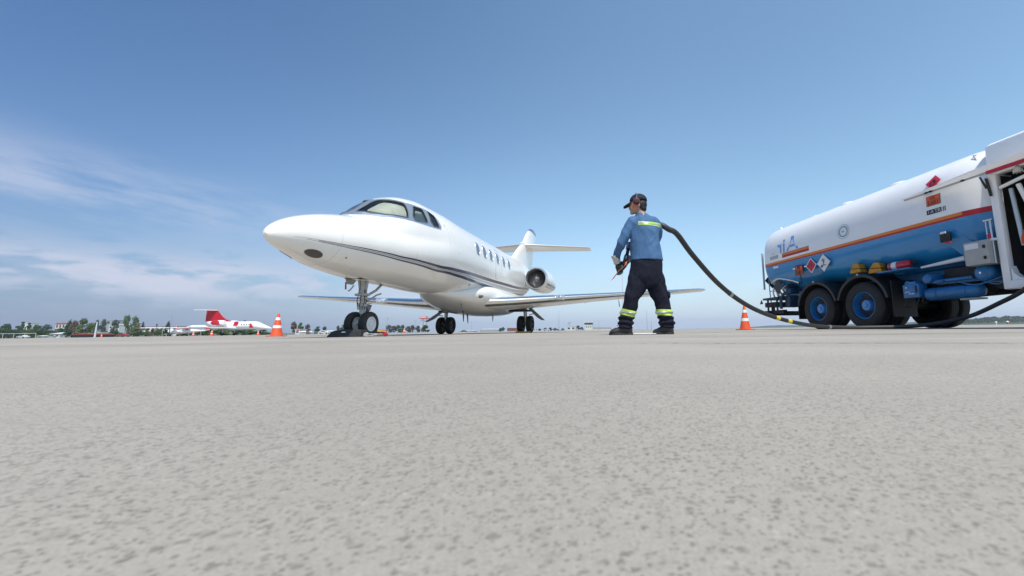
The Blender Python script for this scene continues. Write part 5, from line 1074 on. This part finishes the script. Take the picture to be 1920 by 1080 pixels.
building(219, 247, 607, 540, 12, 'white villa with red roof edge below the two tall trees', roofm=roof_r, wins=3, ybase=618)
building(201, 221, 610, 500, 10, 'low white house left of the villa', wins=3, ybase=618)
building(256, 330, 613, 480, 10, 'long white building with a thin red roof', roofm=roof_r, wins=9, ybase=621)
building(92, 111, 623.5, 230, 10, 'low white garage behind the hedge on the left', roof='gable', wins=2)
building(68, 81, 629, 180, 4, 'very small white shelter at the apron edge on the left', roof='gable', wins=1)
building(132, 170, 625.5, 190, 9, 'low open shed with a red and white arched roof', wallm=black, roofm=roof_r, roof='arch', name='shed')
o = building(41, 52, 606, 520, 8, 'white domed building rising behind slim dark trees', wallm=wall_w, roofm=roof_w, wins=2, name='domed_building'); MB().lathe([(3.9, 0), (3.7, 1.6), (2.6, 2.9), (1.2, 3.5), (.001, 3.7)], (0, 0, 11.3), (0, 0, 1), 20).build('dome', roof_w, o)
building(182, 187, 624, 210, 3, 'little white hut right of the pale mast', wins=1); building(596, 620, 620, 240, 8, 'low white building left of the jet nose wheels', wins=4, roof='gable'); building(553, 561, 618, 230, 5, 'small white block building beside the rusty tree', wins=1)
building(860, 886, 619.5, 600, 20, 'pale low hangar on the skyline between the main wheels, left one', wallm=wall_g, roof='arch'); building(900, 936, 616.5, 600, 22, 'wide pale hangar on the skyline left of the right main wheels', roof='arch', wallm=wall_g)
building(951, 971, 615.5, 560, 14, 'red roofed low building just left of the right main wheels', wallm=wbr, roofm=roof_r, wins=5)
building(1000, 1012, 617, 560, 12, 'pale low building just right of the right main wheels', wins=3)
building(1062.5, 1079, 612.5, 430, 14, 'white square building left of the control tower', wins=2); building(1112, 1146, 613.5, 430, 14, 'white terminal building right of the control tower', wins=9, rows=1); building(1082, 1091, 618, 420, 8, 'low white annex between square building and control tower', wins=2)
building(1146, 1156, 617, 430, 8, 'small red and grey building left of the worker', wallm=wbr, wins=2)
def at_z(px_, Y_, yrow): hor = 621.4-.014*(px_-960); return (hor-yrow)/FPX*Y_
# control tower
x, y = bearing(1104, 420); ct = empty('control_tower', (x, y, 0), 0, 'white control tower with dark glazed cab beside the terminal', 'tower'); H = at_z(1104, 420, 604)
MB().box((0, 0, H*.36), (7.2, 6, H*.72)).build('shaft', wall_w, ct, smooth=False); MB().prism([(-3.6, -3, H*.62), (3.6, -3, H*.62), (4.6, -3.6, H*.74), (-4.6, -3.6, H*.74)], (0, 7, 0)).build('collar', wall_w, ct, smooth=False); MB().box((0, 0, H*.82), (8.6, 7, H*.16)).build('glazed_cab', winm, ct, smooth=False); MB().box((0, 0, H*.95), (9.8, 8, H*.09)).build('roof', roof_w, ct, smooth=False); MB().cyl((0, 0, H), (0, 0, H+1.6), .08, 6).build('aerial', steel, ct)
for k in range(3): MB().box((-2.2+2.2*k, -3.06, H*.4), (1, .1, 1.1)).build('window', winm, ct, smooth=False)
# small grey tower
x, y = bearing(1067, 440); o = empty('lattice_tower', (x, y, 0), 0, 'short grey lattice tower rising behind the white square building', 'tower'); H = at_z(1067, 440, 604.5); mb = MB()
for a in (-.7, .7):
    for b2 in (-.7, .7): mb.cyl((a, b2, 0), (a*.7, b2*.7, H*.9), .12, 6)
mb.build('legs', steel, o); MB().box((0, 0, H*.93), (2.6, 2.6, H*.10)).build('platform', wall_g, o, smooth=False)
# radar tower
x, y = bearing(794, 350); o = empty('radar_tower', (x, y, 0), 0, 'red and white radar tower on slim legs above a round tree', 'tower'); H = at_z(794, 350, 594)
mb = MB()
for a in (-1.7, 1.7):
    for b2 in (-1.7, 1.7): mb.cyl((a, b2, 0), (a*.8, b2*.8, H*.86), .22, 8)
for k in range(4): z = H*(.15+.2*k); mb.box((0, -1.5, z), (3.2, .14, .14)); mb.cyl((-1.55, -1.55, z), (1.45, -1.5, z+H*.19), .09, 6)
mb.build('legs', wall_w, o); MB().box((0, 0, H*.89), (6.4, 6.0, H*.06)).build('platform', mat('platform_red', (.55, .10, .09), .6), o, smooth=False); MB().box((0, 0, H*.95), (4.2, 4.2, H*.07)).build('cabin', wall_w, o, smooth=False); MB().box((0, -.2, H*1.0), (5.8, .3, H*.035)).build('antenna', mat('platform_red', (.55, .10, .09), .6), o, smooth=False)
# poles and masts
def pole(px_, Y_, ytop, r_, label, head=0, name='light_pole', cat='pole', m=None):
    x, y = bearing(px_, Y_); H = at_z(px_, Y_, ytop); o = empty(name, (x, y, 0), 0, label, cat); MB().tube([(0, 0, 0), (0, 0, H*.5), (0, 0, H)], [r_, r_*.8, r_*.5], 8).build('post', m or steel, o)
    if head: MB().box((0, -.1, H), (head, .3, .25), bev=.05).build('lamp_head', m or steel, o)
    return o
pg = mat('mast_pale', (.50, .53, .56), .6)
pole(177.5, 120, 604, .22, 'pale thick mast standing among trees on the left', m=pg, name='mast', cat='mast'); pole(317, 300, 592.5, .14, 'thin radio mast with small head behind the long building', .9, name='radio_mast', cat='mast')
pole(725, 200, 597.5, .10, 'lamp pole right of the nose wheels, taller of two', .9); pole(777.5, 260, 601.5, .10, 'lamp pole left of the radar tower, shorter of two', .9); pole(883.5, 300, 598, .10, 'thin pole behind the belly between the main wheels', name='mast', cat='mast')
pole(1048, 260, 582, .12, 'thin tall mast right of the right main wheels', name='mast', cat='mast'); pole(1122.5, 300, 602, .10, 'thin mast behind the white terminal building', name='mast', cat='mast'); pole(1168.5, 60, 498, .085, "tall grey light pole beside the worker's left leg", m=pg); pole(1213.5, 220, 583, .12, "thin mast seen between the worker's legs", name='mast', cat='mast'); pole(1221.5, 240, 604, .14, "short mast seen near the worker's right leg", .5, name='mast', cat='mast')
for px_, lb in ((303.5, 'left'), (353.5, 'middle'), (376, 'right')): pole(px_, 70, 612, .05, 'grey short post under the parked light aircraft and ambulance jet, '+lb+' one', name='post', cat='post')
for px_, lb, yt in ((1868, 'white marker post on the ridge, left one behind the tanker wheels', 603), (1889.5, 'red and white marker post on the ridge, nearer the right edge', 602)):
    x, y = bearing(px_, 300); H = at_z(px_, 300, yt); o = empty('marker_post', (x, y, 0), 0, lb, 'post'); MB().cyl((0, 0, 0), (0, 0, H*.7), .5, 10).build('post', coneo if px_ > 1880 else pwhite, o); MB().lathe([(.9, H*.68), (.8, H*.82), (.3, H), (.001, H)], (0, 0, 0), (0, 0, 1), 12).build('top', pwhite, o)
# fence along the far left edge
x0, _ = bearing(-120, 200); x1, _ = bearing(66, 200); fe = empty('fence', (x0, 200, 0), 0, 'long grey fence rail before the trees at the far left', 'fence')
MB().box(((x1-x0)/2, 0, 2.35), (x1-x0, .12, .22)).build('rail', pg, fe, smooth=False)
for k in range(10): MB().box(((x1-x0)*k/9, 0, 1.2), (.14, .14, 2.4)).build('post', pg, fe, smooth=False)
# ---- parked cars ----
def car(px_, Y_, rz, colr, label, nm):
    x, y = bearing(px_, Y_); o = empty('parked_car', (x, y, 0), rz, label, 'car', 'cars parked beyond the apron'); m = mat(nm, colr, .25, coat=.6)
    pr = [(-2.1, .3), (-2.15, .75), (-1.5, .9), (-.9, 1.4), (.6, 1.42), (1.3, .95), (2.1, .8), (2.15, .35)]
    MB().prism([(a, -.85, b2) for a, b2 in pr], (0, 1.7, 0)).build('body', m, o, smooth=False, bevel=.05); MB().prism([(-1.35, -.86, .93), (-.85, -.86, 1.33), (.55, -.86, 1.35), (1.12, -.86, .95)], (0, 1.72, 0)).build('windows', winm, o, smooth=False)
    for a in (-1.35, 1.35):
        for b2 in (-.82, .82): MB().cyl((a, b2-.1, .33), (a, b2+.1, .33), .33, 16).build('wheel', rubber, o)
car(1155, 260, .2, (.3, .02, .02), 'dark red car parked left of the worker', 'car_red'); car(1025, 280, 0, (.6, .6, .6), 'white car parked right of the right main wheels', 'car_white'); car(1044, 280, 0, (.12, .12, .13), 'dark car parked right of the white one', 'car_dark'); car(870, 300, 0, (.1, .1, .11), 'dark car parked between the main wheels', 'car_dark'); car(608, 190, .1, (.6, .6, .6), 'white van like car parked left of the nose wheels', 'car_white'); car(230, 170, 0, (.5, .03, .04), 'red car at the foot of the villa trees on the left', 'car_red'); car(43, 190, 0, (.6, .58, .58), 'white car at the apron edge near the left of view', 'car_white')
# ---- red and white ambulance jet, side on ----
aw = mat('jet_white', (.78, .78, .78), .3, coat=.4); ar = mat('jet_red', (.45, .008, .025), .4)
x, y = bearing(441, 80); aj = empty('ambulance_jet', (x, y, 0), 0, 'white jet with red fin and red engine covers parked side on, nose right', 'jet')
P = [(-6.2, 2.75, .12, .12), (-5.2, 2.45, .42, .36), (-4, 2.2, .62, .55), (-2, 2.0, .78, .72), (0, 1.95, .80, .78), (3.0, 1.95, .80, .78), (4.2, 1.9, .76, .74), (5.0, 1.72, .60, .60), (5.8, 1.55, .42, .40), (6.6, 1.40, .22, .20), (7.1, 1.32, .05, .05)]
rs = []
for x_, z_, rz_, ry_ in crv(P, 4): rs.append([(x_, math.cos(t)*ry_, z_+math.sin(t)*rz_) for t in [2*math.pi*j/28 for j in range(28)]])
fz = MB().loft(rs).build('fuselage', aw, aj)
MB().prism([(-6.3, 0, 2.85), (-6.3, 0, 5.0), (-4.2, 0, 5.0), (-3.0, 0, 3.7), (-2.2, 0, 3.15), (-.9, 0, 2.7), (-3, 0, 2.4)], (0, .16, 0)).build('tail_fin', ar, aj, smooth=False)
for sd in (1, -1): MB().prism([(-5.9, sd*.1, 5.02), (-4.2, sd*.1, 5.02), (-5.6, sd*2.2, 5.0), (-6.6, sd*2.2, 5.0)], (0, 0, .10)).build('tailplane', aw, aj, smooth=False)
for sd in (1, -1):
    n_ = MB().tube([(-3.6, sd*1.35, 2.55), (-3.2, sd*1.35, 2.55), (-2.2, sd*1.35, 2.55), (-1.2, sd*1.35, 2.55), (-1.05, sd*1.35, 2.55)], [.2, .42, .46, .42, .36], 20).build('engine', aw, aj); MB().tube([(-3.8, sd*1.36, 2.5), (-3.3, sd*1.36, 2.52), (-2.5, sd*1.36, 2.52), (-1.75, sd*1.36, 2.54), (-1.6, sd*1.36, 2.55)], [.1, .44, .49, .44, .3], 20).build('engine_cover', ar, n_)
    MB().prism([(-3.0, sd*.6, 1.35), (.6, sd*.6, 1.35), (-1.4, sd*5.6, 1.62), (-2.6, sd*5.6, 1.62)], (0, 0, .14)).build('wing', aw, aj, smooth=False); MB().tube([(-3.6, sd*5.8, 1.7), (-2.6, sd*5.8, 1.7), (-.6, sd*5.8, 1.7), (.2, sd*5.8, 1.7)], [.05, .30, .30, .05], 16).build('tip_tank', aw, aj)
MB().tube([(.25, 0, 2.0), (.95, 0, 1.97)], [.802, .808], 28).build('red_band', ar, aj) if False else MB().prism([(.1, -.83, 1.9), (.9, -.83, 1.9), (1.1, -.80, 2.5), (.8, -.70, 2.75), (.2, -.70, 2.75)], (0, .05, 0)).build('red_panel', ar, aj, smooth=False)
MB().prism([(3.3, -.83, 1.45), (4.1, -.80, 1.45), (3.6, -.78, 2.35), (3.45, -.78, 2.35)], (0, .05, 0)).build('red_emblem', ar, aj, smooth=False)
for k in range(4): MB().lathe([(.001, 0), (.11, 0), (.11, .02)], (1.75+.5*k, -.80, 2.15), (0, 1, 0), 12).build('cabin_window', winm, aj)
MB().prism([(4.75, -.50, 1.98), (5.3, -.40, 1.86), (5.1, -.30, 2.15), (4.7, -.42, 2.3)], (0, .9, 0)).build('windscreen', winm, aj, smooth=False)
for a, b2 in ((5.2, 0), (-1.4, -1.25), (-1.4, 1.25)): MB().cyl((a, b2, .3), (a, b2, 1.4), .06, 8).build('gear_leg', steel, aj); MB().cyl((a, b2-.1, .28), (a, b2+.1, .28), .28, 16).build('wheel', rubber, aj)
# ---- light aircraft left of it ----
def light_plane(px_, Y_, rz, label, stripe):
    x, y = bearing(px_, Y_); o = empty('light_aircraft', (x, y, 0), rz, label, 'light aircraft', 'light aircraft parked left of the ambulance jet'); rs = []
    for x_, z_, r1, r2 in crv([(-3.9, 1.5, .06, .06), (-2.2, 1.35, .25, .28), (-.4, 1.25, .5, .55), (.8, 1.25, .55, .6), (1.6, 1.15, .45, .42), (2.4, 1.1, .34, .32), (2.6, 1.1, .15, .15)], 3): rs.append([(x_, math.cos(t)*r1, z_+math.sin(t)*r2) for t in [2*math.pi*j/16 for j in range(16)]])
    MB().loft(rs).build('fuselage', aw, o); MB().box((.5, 0, 1.92), (1.5, 10.4, .14), bev=.05).build('wing', aw, o); MB().box((.5, -5.0, 1.94), (1.52, .7, .16), bev=.05).build('wing_tip', stripe, o); MB().box((.5, 5.0, 1.94), (1.52, .7, .16), bev=.05).build('wing_tip', stripe, o)
    MB().prism([(-3.9, 0, 1.5), (-2.9, 0, 1.5), (-3.4, 0, 2.5), (-4.0, 0, 2.5)], (0, .08, 0)).build('tail_fin', stripe, o, smooth=False); MB().box((-3.5, 0, 1.6), (.8, 3.0, .07)).build('tailplane', aw, o, smooth=False); MB().box((0, 0, 1.1), (4.2, .93, .16), bev=.03).build('stripe', stripe, o)
    MB().prism([(1.0, -.45, 1.5), (1.6, -.4, 1.35), (.8, -.4, 1.85), (.2, -.45, 1.85), (.0, -.48, 1.5)], (0, .9, 0)).build('windscreen', winm, o, smooth=False)
    for a, b2 in ((1.9, 0), (.1, -1.1), (.1, 1.1)): MB().tube([(a, b2*.4, .9), (a, b2, .25)], .05, 8).build('gear_leg', steel, o); MB().cyl((a, b2-.07, .22), (a, b2+.07, .22), .22, 14).build('wheel', rubber, o)
    MB().box((2.68, 0, 1.1), (.04, .12, 1.7), bev=.015).build('propeller', ink, o); return o
light_plane(322, 92, -.9, 'red and white high wing light aircraft, farthest left of the parked aircraft', ar); light_plane(352, 105, -2.3, 'red tipped light aircraft partly behind the ambulance jet tail', ar)
light_plane(574, 210, .6, 'red nosed light aircraft far off beyond the big orange cone', ar)
# ---------------- air ----------------
hz_m = bpy.data.materials.new('haze'); hz_m.use_nodes = True; nt = hz_m.node_tree; nt.nodes.clear()
pv_ = nt.nodes.new('ShaderNodeVolumePrincipled'); pv_.inputs['Color'].default_value = (.80, .86, .95, 1); pv_.inputs['Density'].default_value = .00016; pv_.inputs['Anisotropy'].default_value = .25
ou_ = nt.nodes.new('ShaderNodeOutputMaterial'); nt.links.new(pv_.outputs[0], ou_.inputs['Volume'])
hb_ = MB().box((0, 1750, 40), (9400, 4500, 84)).build('haze', hz_m, smooth=False); tag(hb_, 'thin pale haze hanging over the whole airfield', 'haze', kind='stuff')
scene.cycles.volume_bounces = 0
# drop meshes nothing uses
for me in list(bpy.data.meshes):
    if me.users == 0: bpy.data.meshes.remove(me)
